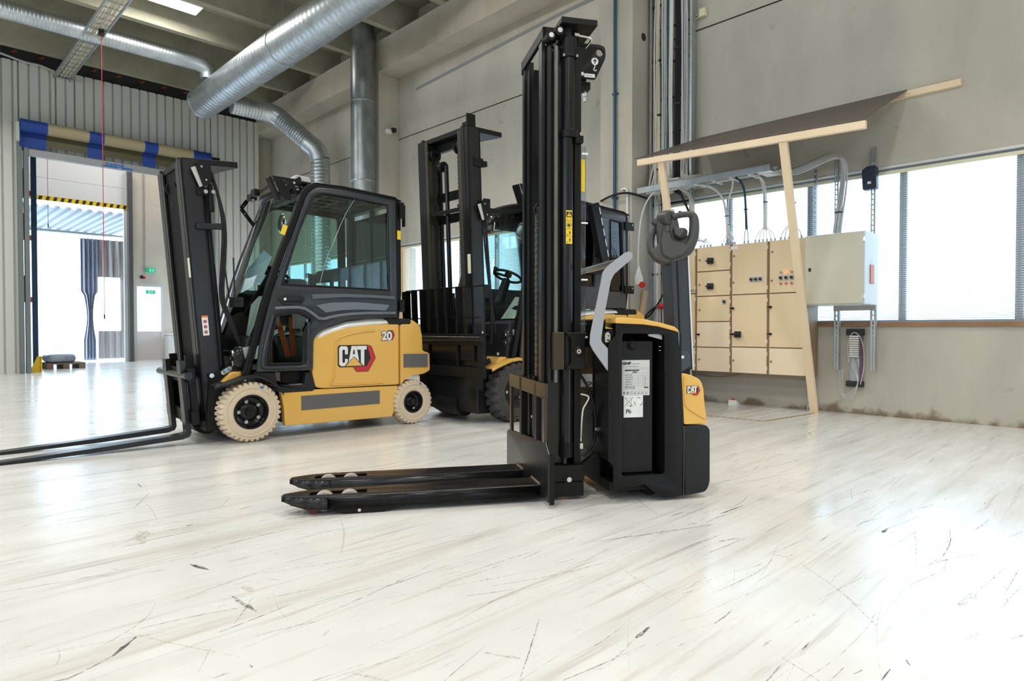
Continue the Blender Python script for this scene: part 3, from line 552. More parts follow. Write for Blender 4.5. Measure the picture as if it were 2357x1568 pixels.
def rect_tube(mb, pts, ws, wt, t):
    """square tube following points in the (s,z) plane, ws across the plane, wt along y, starting at y=t"""
    P = [Vector((p[0], p[1])) for p in pts]; vs = []; n = len(P)
    for i, p in enumerate(P):
        d = (P[min(i + 1, n - 1)] - P[max(i - 1, 0)]).normalized(); q = Vector((-d.y, d.x)) * ws / 2
        vs += [(p.x + q.x, t, p.y + q.y), (p.x + q.x, t + wt, p.y + q.y), (p.x - q.x, t + wt, p.y - q.y), (p.x - q.x, t, p.y - q.y)]
    fs = [(i * 4 + k, i * 4 + (k + 1) % 4, (i + 1) * 4 + (k + 1) % 4, (i + 1) * 4 + k) for i in range(n - 1) for k in range(4)] + [(0, 1, 2, 3), tuple(range(4 * n - 4, 4 * n))]
    return mb.add(vs, fs)
def forklift(label, loc, rz, big=False):
    root = thing('forklift', label, 'forklift', loc, rz)
    W = 1.17 if big else 1.07; KZ = 1.055 if big else 1.0
    fs = (lambda s: s + .03 + max(0, s - .5) * .44) if big else (lambda s: s)
    zf = (lambda z: z * 1.055 + .075 * max(0, 1 - abs(z - 1) / .8)) if big else (lambda z: z)
    S = lambda P: [(fs(a), zf(b)) + tuple(c) for a, b, *c in P]
    rf = .292 if big else .240; rr_ = .235 if big else .209; rear_s = fs(1.50)
    # wheels
    tm = M_rubber2 if big else M_beige
    if big:
        wheel(root, 0.02, 0.0, rf, .21, tm, .150, lugs=20, bolts=5, deep=.022, dirty=M_rubber)
        wheel(root, rear_s, 0.02, rr_, .17, tm, .115, lugs=18, bolts=0, deep=.018, dirty=M_rubber, name='rear_wheel')
    else:
        w1 = wheel(root, 0, 0.0, rf, .20, tm, .132, lugs=34, deep=.016); w2 = wheel(root, rear_s, 0.0, rr_, .15, tm, .100, lugs=28, deep=.014, bolts=0, name='rear_wheel', dish=.05)
        for w_2, r_ in ((w1, rf), (w2, rr_)):
            d = MB()
            for a0, a1 in ((1.12, 1.26),): d.add([(r_ * q * math.cos(a), -.0015, r_ * q * math.sin(a)) for q, a in ((.84, a0), (.90, a0), (.90, (a0 + a1) / 2), (.90, a1), (.84, a1), (.84, (a0 + a1) / 2))], [(0, 1, 2, 5), (5, 2, 3, 4)])
            obj('blue_tyre_sticker', d, mat('sticker_blue', (.03, .16, .6), .4), w_2, smooth=0)
    for nm, s_, t_, r_, wd in (('front_wheel', 0.02 if big else 0, W - .2, rf, .2), ('rear_wheel', rear_s, W - .17, rr_, .16)):
        e = bpy.data.objects.new(nm, None); C.objects.link(e); e.parent = root; e.location = (s_, t_, r_)
        obj('tyre', MB().lathe([(r_ * .55, 0), (r_ * .9, 0), (r_, .03), (r_, wd - .03), (r_ * .9, wd), (r_ * .55, wd)], n=40), tm, e); obj('rim', MB().cyl((0, .03, 0), (0, wd - .02, 0), r_ * .57, n=24), M_blackg, e)
    obj('axle', MB().cyl((0, .12, rf), (0, W - .12, rf), .07, n=16).box(-.12, .12, .25, W - .25, .14, .42), M_black, root)
    obj('rear_axle', MB().cyl((rear_s, .1, rr_), (rear_s, W - .1, rr_), .05, n=16).box(rear_s - .1, rear_s + .1, .3, W - .3, .12, .36), M_black, root)
    # chassis
    sill = S([(.244, .39), (1.34, .37), (1.348, .26), (1.283, .085), (.277, .098), (.267, .251)])
    for t0, t1 in ((.035, .10), (W - .10, W - .035)): obj('side_sill', MB().prism(sill, t0, t1), M_yel, root, bev=.008)
    sp = S([(.415, .338), (1.151, .338), (1.151, .218), (.415, .218)]); obj('reflective_strip', MB().prism(sp, .031, .036), M_strip, root, smooth=0)
    bb = MB()
    for s_ in (.45, .88, 1.2): bolt(bb, (fs(s_), .035, .135), .006, .004)
    obj('sill_bolts', bb, M_yel, root)
    obj('underbody', MB().box(fs(.28), fs(1.33), .10, W - .10, .12, .55), M_black, root)
    # battery compartment side and hood
    side = round_poly([(.507, .832), (.571, .83), (.683, .878), (.833, .917), (1.016, .941), (1.2, .945), (1.358, .946), (1.357, .378), (.607, .388), (.543, .402), (.513, .503)], .02)
    side = [(fs(a), zf(b)) for a, b in side]
    for t0, t1 in ((.03, .12), (W - .12, W - .03)): obj('battery_side_panel', MB().prism(side, t0, t1), M_yel, root, bev=.016, seg=3)
    obj('battery_case', MB().box(fs(.53), fs(1.34), .12, W - .12, .42, .83), M_black, root)
    # raised rim pressed into the side panel
    em = S([(.70, .44), (.66, .425), (.655, .415), (.72, .404), (1.19, .402), (1.20, .410), (.76, .428)])
    if not big:
        obj('pressed_rib', MB().tube([(.725, .028, .79), (.705, .028, .60), (.700, .028, .47), (.655, .028, .425), (.72, .028, .410), (1.19, .028, .408)], .009, n=8, smooth=1), M_yel, root, smooth=60)
        obj('pressed_rib', MB().tube([(.725, .028, .79), (.78, .028, .835), (.92, .028, .868), (1.10, .028, .885)], .009, n=8, smooth=1), M_yel, root, smooth=60)
    rows = []
    for p, top in (((.521, .834), .834), ((.623, .902), .902), ((.833, .969), .969), ((1.063, .992), .992), ((1.247, .994), .994), ((1.36, .99), .99)):
        s_ = fs(p[0]); zt = zf(top); zb = zt - .055 if p[0] < 1.2 else zt - .045
        rows.append([(s_, .032, zb), (s_, .038, zb + .022), (s_, .055, zt - .012), (s_, .09, zt), (s_, W / 2, zt + .02), (s_, W - .09, zt), (s_, W - .038, zb + .022), (s_, W - .032, zb)])
    obj('battery_hood', MB().grid(rows), mat('hood_white', (.85, .85, .83), .15, coat=.6), root, smooth=60, solid=.01)
    obj('hood_latch_cover', MB().prism(S([(1.217, .998), (1.475, .995), (1.482, .943), (1.247, .942)]), .026, .10), M_rubber, root, bev=.01)
    # counterweight
    cwp = S([(1.366, .942), (1.48, .944), (1.485, .985), (1.51, .974), (1.573, .934), (1.60, .839), (1.606, .69), (1.685, .666), (1.69, .50), (1.615, .468), (1.509, .464), (1.405, .424), (1.366, .372)])
    obj('counterweight', MB().prism(round_poly(cwp, .02, 3), .02, W - .02), M_yel, root, bev=.03, seg=4)
    obj('counterweight_core', MB().box(fs(1.37), fs(1.40), .16, W - .16, .2, .5), M_black, root)
    obj('reflective_strip', MB().prism(S([(1.396, .664), (1.66, .66), (1.66, .535), (1.396, .54)]), .012, .021).box(fs(1.688), fs(1.694), .05, W - .05, zf(.535), zf(.66)), M_strip, root, smooth=0)
    obj('tow_pin_cover', MB().box(fs(1.40), fs(1.52), .17, W - .17, .40, .48), M_black, root, bev=.02)
    if not big:
        cat_logo(root, .747, .752, .358, .029)
        b_ = plate('model_badge', [[(1.235, .885), (1.29, .885), (1.308, .842), (1.285, .797), (1.235, .797)]], .0272, .029, M_ink, root)
        plate('badge_hexagon', [[(1.272, .880), (1.287, .880), (1.303, .842), (1.282, .802), (1.262, .802), (1.287, .842)]], .0262, .0272, M_dred, b_)
        text('badge_number', '20', .105, M_ink, b_, (1.172, .0275, .800), bold=.009); text('badge_number', '20', .105, M_white, b_, (1.172, .0262, .800), bold=.004)
    # front fenders
    for t0, t1 in ((-.0, .22), (W - .22, W)):
        fd = MB(); th = .014
        P = [(-.275, .452), (-.23, .468), (-.176, .472), (-.10, .500), (-.042, .520), (.035, .527), (.10, .512), (.16, .478), (.215, .433), (.255, .375)]
        if big: P = [(-.30, .52), (-.24, .545), (-.16, .57), (-.06, .60), (.05, .612), (.14, .60), (.22, .55), (.28, .47)]
        rows = [[(a, t0 + .004, b - .02), (a, t0, b), (a, t0 + .02, b + .012), (a, t1, b + .016)] for a, b in P]
        obj('front_fender', MB().grid(rows), M_dplas if not big else M_yel, root, smooth=50, solid=.012)
    # cowl, step, floor
    z0 = .53 if not big else .60; ch_ = .29 if not big else .36
    obj('front_cowl', MB().prism([(-.05, z0), (.03, z0), (.09, z0 + ch_), (.07, z0 + ch_ + .03), (-.01, z0 + ch_)], .09, W - .09), M_dplas, root, bev=.02)
    obj('drive_cover', MB().prism([(-.22, z0 - .07), (.05, z0 - .03), (.05, z0 + .03), (-.12, z0 + .03)], .1, W - .1), M_yel, root, bev=.01)
    st = MB().prism(S([(.03, .555), (.20, .545), (.215, .440), (.44, .432), (.455, .535), (.51, .53), (.538, .395), (.518, .372), (.26, .372), (.20, .44), (.13, .50), (.04, .525)]), .03, .10)
    st.box(fs(.2), fs(.5), .10, .45, .40, .425); obj('step_frame', st, M_dplas, root, bev=.008)
    obj('step_recess', MB().box(fs(.20), fs(.46), .14, .16, .43, .56), mat('step_beige', (.60, .49, .42), .6), root, smooth=0)
    obj('step_mat', MB().box(fs(.21), fs(.50), .06, .30, .425, .436), MATS['step_beige'], root, smooth=0)
    obj('cab_floor', MB().box(fs(.0), fs(.52), .10, W - .06, .54, .57), M_black, root, smooth=0)
    # cab frame, both sides
    pil = [(-.036, .53), (.017, .70), (.064, .88), (.115, 1.07), (.171, 1.259), (.26, 1.517), (.335, 1.712), (.396, 1.88), (.443, 2.015), (.47, 2.06), (.51, 2.095), (.56, 2.115), (.80, 2.122), (1.33, 2.095), (1.355, 2.06), (1.36, 1.22), (1.335, .99)]
    pil = [(fs(a), zf(b)) for a, b in pil]
    for t0 in (.035, W - .095):
        f = rect_tube(MB(), pil, .052, .06, t0); obj('cab_side_frame', f, M_black, root, bev=.012, seg=3, smooth=50)
    zt = 2.125 * KZ
    rf_ = MB()
    rf_.box(fs(.52), fs(.60), .05, W - .05, zt - .06, zt).box(fs(1.28), fs(1.37), .05, W - .05, zt - .075, zt - .02)
    for k in range(5): t_ = .2 + k * (W - .4) / 4; rf_.box(fs(.58), fs(1.3), t_ - .02, t_ + .02, zt - .05, zt - .01)
    for k in range(3): s_ = fs(.75) + k * .2; rf_.box(s_ - .02, s_ + .02, .08, W - .08, zt - .045, zt - .015)
    obj('overhead_guard', rf_, M_black, root, bev=.005)
    obj('roof_skin', MB().prism([(fs(.52), zt + .002), (fs(.56), zt + .012), (fs(.8), zt + .016), (fs(1.3), zt - .012), (fs(1.385), zt - .032), (fs(1.385), zt - .045), (fs(1.3), zt - .022), (fs(.8), zt + .004)], .028, W - .028), M_black, root, bev=.006)
    # doors
    door = [(.04, .555), (.07, .788), (.125, 1.02), (.171, 1.187), (.289, 1.519), (.396, 1.822), (.462, 2.0), (.50, 2.06), (.55, 2.09), (.62, 2.1), (.80, 2.105), (1.315, 2.078), (1.33, 1.0), (1.207, 1.0), (1.063, 1.0), (.833, .978), (.64, .918), (.55, .87), (.518, .80), (.510, .55)]
    upw = [(.251, 1.262), (.296, 1.41), (.395, 1.711), (.475, 1.905), (.52, 2.01), (.56, 2.04), (.623, 2.052), (.878, 2.048), (1.23, 2.030), (1.245, 1.256), (.547, 1.262)]
    low = [(.205, 1.008), (.384, 1.035), (.43, 1.022), (.498, .982), (.49, .955), (.45, .91), (.428, .85), (.424, .625), (.40, .612), (.13, .617), (.135, .65), (.185, .95)]
    if big: low = [(.225, .93), (.40, .945), (.40, .64), (.17, .64)]
    if big: upw = [(.30, 1.24), (.38, 1.60), (.48, 1.90), (.54, 1.95), (.92, 1.95), (.94, 1.90), (.94, 1.24)]
    rw = [(1.125, 1.20), (1.125, 2.0), (1.26, 1.985), (1.295, 1.20)]
    for t0, t1, nm in ((.012, .042, 'left_door'), (W - .042, W - .012, 'right_door')):
        dp = plate('cab_door', [round_poly(S(door), .02), round_poly(S(upw), .025), round_poly(S(low), .02)] + ([round_poly(S(rw), .03)] if big else []), t0, t1, M_gplas if not big else mat('dark_blue_grey_door', (.05, .055, .065), .32), root, bev=.008)
        tg = (t0 + t1) / 2
        plate('upper_pane', [round_poly(S(upw), .025)], tg - .002, tg + .002, G_green, dp); plate('lower_pane', [round_poly(S(low), .02)], tg - .002, tg + .002, G_green, dp)
        if big: plate('rear_quarter_pane', [round_poly(S(rw), .03)], tg - .002, tg + .002, G_green, dp); obj('window_seal', MB().tube([(fs(a), .010, zf(b)) for a, b in rw + rw[:1]], .007, n=6), M_rubber, dp, smooth=60)
        if nm == 'left_door' and not big:
            obj('window_seal', MB().tube([(a, .010, b) for a, b in upw + upw[:1]], .008, n=6), M_rubber, dp, smooth=60)
            obj('window_seal', MB().tube([(a, .009, b) for a, b in low + low[:1]], .010, n=6), M_rubber, dp, smooth=60)
            obj('sliding_sash', MB().tube([(.905, .022, 2.04), (.865, .022, 1.98), (.80, .022, 1.87), (.71, .022, 1.658), (.63, .022, 1.48), (.575, .022, 1.27)], .0022, n=6, smooth=1), mat('pane_edge', (.38, .50, .47), .2), dp)
            obj('sash_bar', MB().box(.852, .872, .03, .045, 1.27, 2.04), M_ink, dp)
            obj('belt_panel', MB().prism(round_poly([(.50, 1.190), (.78, 1.205), (1.06, 1.205), (1.295, 1.200), (1.295, 1.168), (1.06, 1.176), (.78, 1.172), (.50, 1.148)], .008), -.002, .013), mat('mid_blue_grey_plastic', (.10, .115, .135), .28), dp, bev=.006)
            obj('belt_panel', MB().prism(round_poly([(.535, 1.098), (.68, 1.125), (.90, 1.135), (1.24, 1.118), (1.20, 1.066), (.95, 1.07), (.78, 1.062), (.62, 1.038)], .008), -.002, .013), mat('light_blue_grey_plastic', (.15, .17, .20), .3), dp, bev=.008)
            obj('moulded_ridge', MB().tube([(.19, .006, 1.065), (.30, .006, 1.075), (.42, .006, 1.078), (.50, .006, 1.035), (.575, .006, .975), (.70, .006, 1.01), (.92, .006, 1.038), (1.30, .006, 1.045)], .014, n=8, smooth=1), MATS['light_blue_grey_plastic'], dp, smooth=60)
            obj('moulded_ridge', MB().tube([(.47, .006, .955), (.465, .006, .80), (.468, .006, .60), (.44, .006, .582), (.10, .006, .585), (.085, .006, .62), (.12, .006, .80), (.175, .006, 1.01)], .016, n=8, smooth=1), M_gplas, dp, smooth=60)
            h = obj('handle_recess', MB().prism(round_poly([(.20, 1.15), (.27, 1.178), (.42, 1.180), (.44, 1.14), (.40, 1.098), (.26, 1.095)], .02), .003, .013), M_ink, dp, bev=.004)
            obj('handle', MB().box(.255, .415, -.012, .006, 1.125, 1.155), M_blackg, h, bev=.007); obj('lock', MB().cyl((.262, -.02, 1.141), (.262, -.012, 1.141), .012, n=16), M_chrome, h)
        if nm == 'left_door' and big:
            obj('window_seal', MB().tube([(fs(a), .010, zf(b)) for a, b in upw + upw[:1]], .008, n=6), M_rubber, dp, smooth=60)
            for z in (1.30, 2.02):
                obj('hinge', MB().box(fs(1.29), fs(1.40), -.02, .01, z, z + .09), M_black, dp, bev=.004); obj('hinge_bolts', MB().cyl((fs(1.37), -.03, z + .06), (fs(1.37), -.018, z + .06), .01, n=8), M_chrome, dp)
    if not big:
        hg = MB()
        hg.box(1.35, 1.40, .0, .012, 1.055, 1.17).box(1.35, 1.395, .0, .012, 1.92, 2.07).box(1.395, 1.41, .0, .04, 1.85, 2.05)
        obj('hinge_plates', hg, M_black, root, bev=.003)
        hb = MB()
        for z in (1.075, 1.14, 1.95, 2.01): bolt(hb, (1.375, .0, z), .011, .006, 12)
        obj('hinge_bolts', hb, M_blackg, root)
    # glass front and rear, curved windscreen
    fr = [(-.0, .72), (.055, .90), (.12, 1.12), (.18, 1.32), (.255, 1.53), (.33, 1.73), (.39, 1.90), (.445, 2.05)] if not big else [(.05, .80), (.09, .95), (.14, 1.12), (.20, 1.32), (.275, 1.53), (.35, 1.73), (.41, 1.90), (.465, 2.05)]
    bul = .11
    rows = [[(fs(a) - bul * math.sin(PI * k / 12), .10 + (W - .2) * k / 12, b * KZ + .0) for k in range(13)] for a, b in fr]
    obj('windscreen', MB().grid(rows), G_wind, root, smooth=80)
    top = rows[-1]; obj('windscreen_head', MB().tube([(x, y, z + .02) for x, y, z in top], .03, n=8), M_black, root, smooth=60)
    bot = rows[0]; obj('windscreen_foot', MB().tube([(x, y, z - .02) for x, y, z in bot], .025, n=8), M_black, root, smooth=60)
    obj('rear_window', MB().box(fs(1.34), fs(1.345), .12, W - .12, 1.15, 2.0), G_green, root, smooth=0)
    obj('rear_frame', MB().box(fs(1.33), fs(1.37), .09, W - .09, 1.0, 1.15).box(fs(1.33), fs(1.37), .09, .15, 1.1, 2.05).box(fs(1.33), fs(1.37), W - .15, W - .09, 1.1, 2.05).box(fs(1.33), fs(1.37), .5, .54, 1.1, 2.05), M_black, root, bev=.006)
    # inside the cab
    obj('dashboard', MB().prism(S([(.05, .74), (.20, .80), (.26, 1.0), (.20, 1.06), (.12, 1.0)]), .12, W - .12), M_dplas, root, bev=.03)
    stc = bpy.data.objects.new('steering_column', None); C.objects.link(stc); stc.parent = root
    a, b = Vector((fs(.17), W * .48, 1.0)), Vector((fs(.35), W * .48, 1.36 if not big else 1.42)); ax_ = (b - a).normalized()
    obj('column', MB().cyl(a, b, .07, .045, n=16), M_dplas, stc)
    u = ax_.orthogonal().normalized(); v = ax_.cross(u); b2 = b + ax_ * .04
    obj('steering_wheel', MB().tube([b2 + (u * math.cos(2 * PI * k / 28) + v * math.sin(2 * PI * k / 28)) * .15 for k in range(29)], .014, n=8).tube([b2 - u * .15, b2 + u * .15], .014, n=8).tube([b2, b2 + v * .15], .014, n=8).cyl(b2, b2 + ax_ * .03, .04, n=16), M_ink, stc, smooth=60)
    obj('spinner_knob', MB().cyl(b2 + v * .15, b2 + v * .15 + ax_ * .06, .018, .028, n=12), M_ink, stc)
    seat = bpy.data.objects.new('seat', None); C.objects.link(seat); seat.parent = root
    sx0 = fs(.66) if not big else fs(.66)
    obj('seat_cushion', MB().prism(round_poly([(sx0 - .13, 1.0), (sx0 + .38, 1.0), (sx0 + .36, 1.15), (sx0 - .10, 1.18)], .04), .30, W - .30), M_fabric, seat, bev=.03, seg=3)
    obj('backrest', MB().prism(round_poly([(sx0 + .15, 1.33), (sx0 + .40, 1.36), (sx0 + .42, 1.44), (sx0 + .36, 1.48), (sx0 + .20, 1.45)], .03), .34, W - .34).box(sx0 + .30, sx0 + .33, .42, .46, 1.0, 1.4).box(sx0 + .30, sx0 + .33, W - .46, W - .42, 1.0, 1.4), M_fabric, seat, bev=.04, seg=3)
    obj('armrest', MB().box(sx0 - .02, sx0 + .26, .16, .26, 1.22, 1.27), M_fabric, seat, bev=.02)
    obj('reflected_vest_straps', MB().bar((.30, .26, 1.0), (.395, .26, .66), .006, .045).bar((.44, .30, 1.0), (.46, .30, .66), .006, .045), M_orange, seat)  # orange bars imitate a hi-vis vest reflected in the cab glass
    obj('seat_suspension', MB().box(sx0 - .1, sx0 + .35, .34, W - .34, .58, 1.0), M_ink, seat)
    obj('control_levers', MB().cyl((fs(.36), W - .28, 1.05), (fs(.34), W - .28, 1.30), .012, n=8).cyl((fs(.42), W - .25, 1.05), (fs(.42), W - .25, 1.26), .012, n=8).box(fs(.30), fs(.52), W - .33, W - .18, .95, 1.1), M_ink, root)
    if not big:
        hb_ = MB().tube([(.41, .6, 1.30), (.37, .6, 1.42), (.34, .62, 1.44)], .014, n=8); obj('grab_lever', hb_, M_ink, root)
        obj('document_tray', MB().box(.545, .75, .10, .35, 1.235, 1.275), M_ink, root, bev=.01); obj('tray_clip', MB().prism([(.56, 1.27), (.62, 1.27), (.60, 1.37), (.545, 1.38), (.545, 1.35), (.57, 1.34)], .18, .24), M_ink, root)
        obj('inside_hump', MB().prism(round_poly([(.24, 1.20), (.24, 1.29), (.34, 1.32), (.48, 1.325), (.54, 1.30), (.53, 1.20)], .02), .14, .42), M_dplas, root, bev=.02)
        for z_, s_ in ((1.74, .272), (1.80, 1.338)): obj('yellow_marker', MB().rbox((s_ + (.005 if s_ < 1 else .02), .033, z_ - .03), (.038, .006, .082), Matrix.Rotation(R(19 if s_ < 1 else 0), 3, 'Y')), M_lyel, root, smooth=0)
        wp = MB().tube([(-.07, .20, 1.47), (-.055, .22, 1.13), (.01, .28, 1.12)], .006, n=6).tube([(-.03, .55, 1.42), (-.01, .50, 1.16), (.0, .42, 1.12)], .006, n=6).box(-.03, .04, .30, .44, 1.08, 1.16); obj('wiper', wp, M_ink, root)
    obj('interior_mirror', MB().lathe([(0, -.005), (.05, -.003), (.085, .01), (.09, .02)], (fs(.42), .42 if big else .48, 1.83 * KZ), 24, 'x'), M_chrome, root, smooth=60)
    # work lights and beacon on the roof front
    def lamp_bracket(t, s=.47, z=2.15):
        g = plate('lamp_bracket', [[(s - .26, z + .025), (s - .06, z + .025), (s - .12, z - .08), (s - .10, z - .16), (s - .15, z - .16), (s - .19, z - .12)], [(s - .17, z + .005), (s - .12, z + .005), (s - .145, z - .045)]], t, t + .008, M_black, root)
        obj('work_lamp', MB().rbox((s - .238, t + .045, z - .075), (.022, .09, .20), Matrix.Rotation(R(-24), 3, 'Y')), M_black, g, bev=.006)
        obj('lamp_glass', MB().rbox((s - .250, t + .045, z - .07), (.004, .075, .17), Matrix.Rotation(R(-24), 3, 'Y')), M_chrome, g)
        obj('bracket_arm', MB().bar((s - .10, t + .004, z - .02), (s + .01, t + .004, z - .17), .006, .03).bar((s - .10, t + .004, z - .02), (s - .02, t + .004, z + .04), .006, .03), M_black, g)
        obj('bracket_bolts', MB().cyl((s - .08, t - .008, z - .01), (s - .08, t, z - .01), .011, n=10).cyl((s - .05, t - .008, z - .06), (s - .05, t, z - .06), .011, n=10), M_chrome, g)
    lamp_bracket(.10, .47 if not big else .40, 2.13 if not big else 2.30)
    if big: lamp_bracket(W - .16, .42, 2.13 * KZ)
    else:
        fb2 = obj('lamp_rail', MB().bar((.38, .965, 1.84), (.245, .965, 2.01), .007, .035).bar((.245, .965, 2.01), (.300, .965, 2.09), .007, .035).tube([(.300, .965, 2.09), (.31, .80, 2.12), (.29, .45, 2.12), (.24, .13, 2.14)], .012, n=10, smooth=1), M_black, root)
        obj('rail_lamp', MB().box(.29, .35, .84, .95, 2.08, 2.14).box(.26, .31, .66, .76, 2.09, 2.15), M_black, fb2, bev=.006); obj('rail_bolts', MB().cyl((.275, .958, 1.965), (.275, .964, 1.965), .007, n=8).cyl((.262, .958, 2.035), (.262, .964, 2.035), .007, n=8).cyl((.31, .835, 2.08), (.31, .84, 2.08), .01, n=8), M_chrome, fb2)
    if not big: obj('beacon', MB().prism(round_poly([(.40, 2.155), (.555, 2.150), (.54, 2.195), (.42, 2.20)], .012), .13, .24), mat('frosted_lamp', (.5, .5, .5), .3), root, bev=.008); obj('beacon_plate', MB().box(.34, .58, .12, .26, 2.135, 2.148), M_black, root)
    # head lamp
    hx, hz_ = (-.055, .66) if not big else (.01, .80)
    hl = obj('head_lamp', MB().lathe([(.0, -.06), (.035, -.055), (.05, -.03), (.055, 0), (.05, .05), (0, .06)], (hx, .13, hz_), 20, 'x'), M_blackg, root)
    for v in hl.data.vertices: v.co.z = hz_ + (v.co.z - hz_) * 1.9
    obj('lamp_lens', MB().cyl((hx - .062, .13, hz_ + .04), (hx - .05, .13, hz_ + .04), .03, n=16).cyl((hx - .062, .13, hz_ - .035), (hx - .05, .13, hz_ - .035), .03, n=16), M_chrome, hl)
    obj('lamp_guard', MB().prism([(hx + .01, hz_ + .09), (hx + .07, hz_ + .10), (hx + .05, hz_ - .06), (hx + .035, hz_ - .02)], .075, .085), M_galv, hl, bev=.002)
    # ------------------------------------------------ mast
    til = R(4.7 if not big else 2.2); H = 2.22 if not big else 2.80; pv = Vector((-.29 if not big else -.35, 0, .10)); ct_, st_ = math.cos(til), math.sin(til)
    def X(p): q = Vector(p) - pv; return Vector((pv.x + q.x * ct_ - q.z * st_, p.y if hasattr(p, 'y') else p[1], pv.z + q.x * st_ + q.z * ct_))
    a0, a1 = pv.x, pv.x + .125
    if big: a1 = a0 + .13
    TN, TF = .18, W - .18
    m_ = bpy.data.objects.new('mast', None); C.objects.link(m_); m_.parent = root
    def mo(name, mb, m, par=m_, **k): mb.xf = X; return obj(name, mb, m, par, **k)
    for side in (0, 1):
        f = (lambda u: TN + u) if side == 0 else (lambda u: TF - u)
        def bx(mb, s0, s1, u0, u1, z0, z1): y0, y1 = sorted((f(u0), f(u1))); return mb.box(s0, s1, y0, y1, z0, z1)
        o_ = MB(); zb = .10
        bx(o_, a0, a1 + .02, 0, .016, zb, H - .02); bx(o_, a0, a0 + .018, 0, .055, zb, H - .02); bx(o_, a1, a1 + .02, 0, .055, zb, H - .02)
        mo('outer_channel', o_, M_mast, bev=.003)
        o_ = MB(); bx(o_, a0, a1, .060, .074, zb + .05, H - .0); bx(o_, a0 - .002, a0 + .016, .060, .105, zb + .05, H); bx(o_, a1 - .016, a1, .06, .105, zb + .05, H)
        mo('middle_channel', o_, M_mast, bev=.003)
        o_ = MB(); bx(o_, a0 + .002, a1 - .01, .110, .124, zb + .1, H - .03); bx(o_, a0, a0 + .018, .110, .160, zb + .1, H - .03); bx(o_, a1 - .026, a1 - .01, .11, .16, zb + .1, H - .03)
        mo('inner_channel', o_, M_mast if not big else mat('mast_olive_reflect', (.05, .045, .03), .3), bev=.003)
        mo('mast_roller', MB().cyl((a0 + .05, f(.165), H - .16), (a0 + .05, f(.185), H - .16), .05, n=20), M_black)
        mo('lift_cylinder', MB().cyl((a1 + .055, f(.10), .25), (a1 + .055, f(.10), H - .25), .032, n=16), M_blackg, smooth=60)
        mo('lift_rod', MB().cyl((a1 + .055, f(.10), H - .25), (a1 + .055, f(.10), H - .02), .018, n=12), M_chrome, smooth=60)
        ch = MB(); z = .5; k = 0
        cy = f(.22)
        while z < H - .22:
            ch.box(a0 + .05, a0 + .075, min(cy, cy) - (.012 if k % 2 else .008), cy + (.012 if k % 2 else .008), z, z + .019); z += .021; k += 1
        mo('lift_chain', ch, M_mast, smooth=0)
        mo('chain_pulley', MB().lathe([(.02, -.012), (.058, -.012), (.05, 0), (.058, .012), (.02, .012)], (a0 + .06, cy, H - .17), 24), M_black)
    mo('cross_member', MB().box(a1 - .03, a1 + .02, TN + .05, TF - .05, H - .14, H - .06), M_black, bev=.004)
    for z in ((.55, 1.1, 1.62) if not big else (.62, 1.95, 2.17)): mo('cross_member', MB().box(a1 - .01, a1 + .02, TN + .05, TF - .05, z, z + .09), M_black, bev=.004)
    if big: mo('cross_member', MB().box(a0 + .01, a0 + .03, TN + .12, TF - .12, 2.02, 2.06), M_black, bev=.004)
    if not big: mo('mast_cover', MB().box(a0 + .022, a0 + .034, TN + .20, TF - .165, .62, H - .03), mat('cover_black', (.006, .006, .006), .55, spec=.15))
    mo('centre_cylinder', MB().cyl((a0 + .07, W / 2 + .03, .12), (a0 + .07, W / 2 + .03, 1.25), .045, n=20).cyl((a0 + .07, W / 2 + .03, 1.25), (a0 + .07, W / 2 + .03, H - .3), .022, n=16), M_blackg, smooth=60)
    mo('hose_pulley', MB().cyl((a0 + .07, W / 2 + .06, H - .30), (a0 + .07, W / 2 + .12, H - .30), .05, n=20), M_black)
    tp = [(a0 + .01, TN + .0), (a1 + .30, TN + .005), (a1 + .31, TN + .03), (a1 + .10, TF - .05), (a0 + .01, TF)]
    o_ = MB().prism(tp, H - .055, H - .01, 'z'); mo('top_cross_plate', o_, M_black, bev=.004)
    if big:
        mo('mast_cap', MB().box(a0 - .0, a0 + .10, TN + .0, TN + .02, H - .02, H + .10).box(a0 + .03, a0 + .10, TN + .05, TN + .12, H - .02, H + .04), M_black, bev=.004)
        mo('lower_bracket_plate', MB().prism([(a1 - .08, TN - .01), (a1 + .25, TN - .005), (a1 + .25, TN + .05), (a1 + .02, TN + .25)], 2.00, 2.045, 'z'), M_black, bev=.003)
    bz = H - .06 if not big else 2.09
    lb = plate('side_lamp_bracket', [[(a1 - .03, bz - .02), (a1 + .0, bz + .03), (a1 + .08, bz + .03), (a1 + .075, bz - .13), (a1 + .03, bz - .17), (a1 + .01, bz - .17)]], TN - .05, TN - .042, M_black, m_, xf=X)
    mo('lamp_face', MB().bar((a1 - .035, TN - .035, bz - .02), (a1 + .015, TN - .035, bz - .165), .012, .06), mat('lamp_bezel', (.5, .5, .47), .3), lb, bev=.003)
    mo('bracket_bolts', MB().cyl((a1 + .01, TN - .055, bz - .02), (a1 + .01, TN - .048, bz - .02), .008, n=8).cyl((a1 + .035, TN - .055, bz - .12), (a1 + .035, TN - .048, bz - .12), .008, n=8), M_chrome, lb)
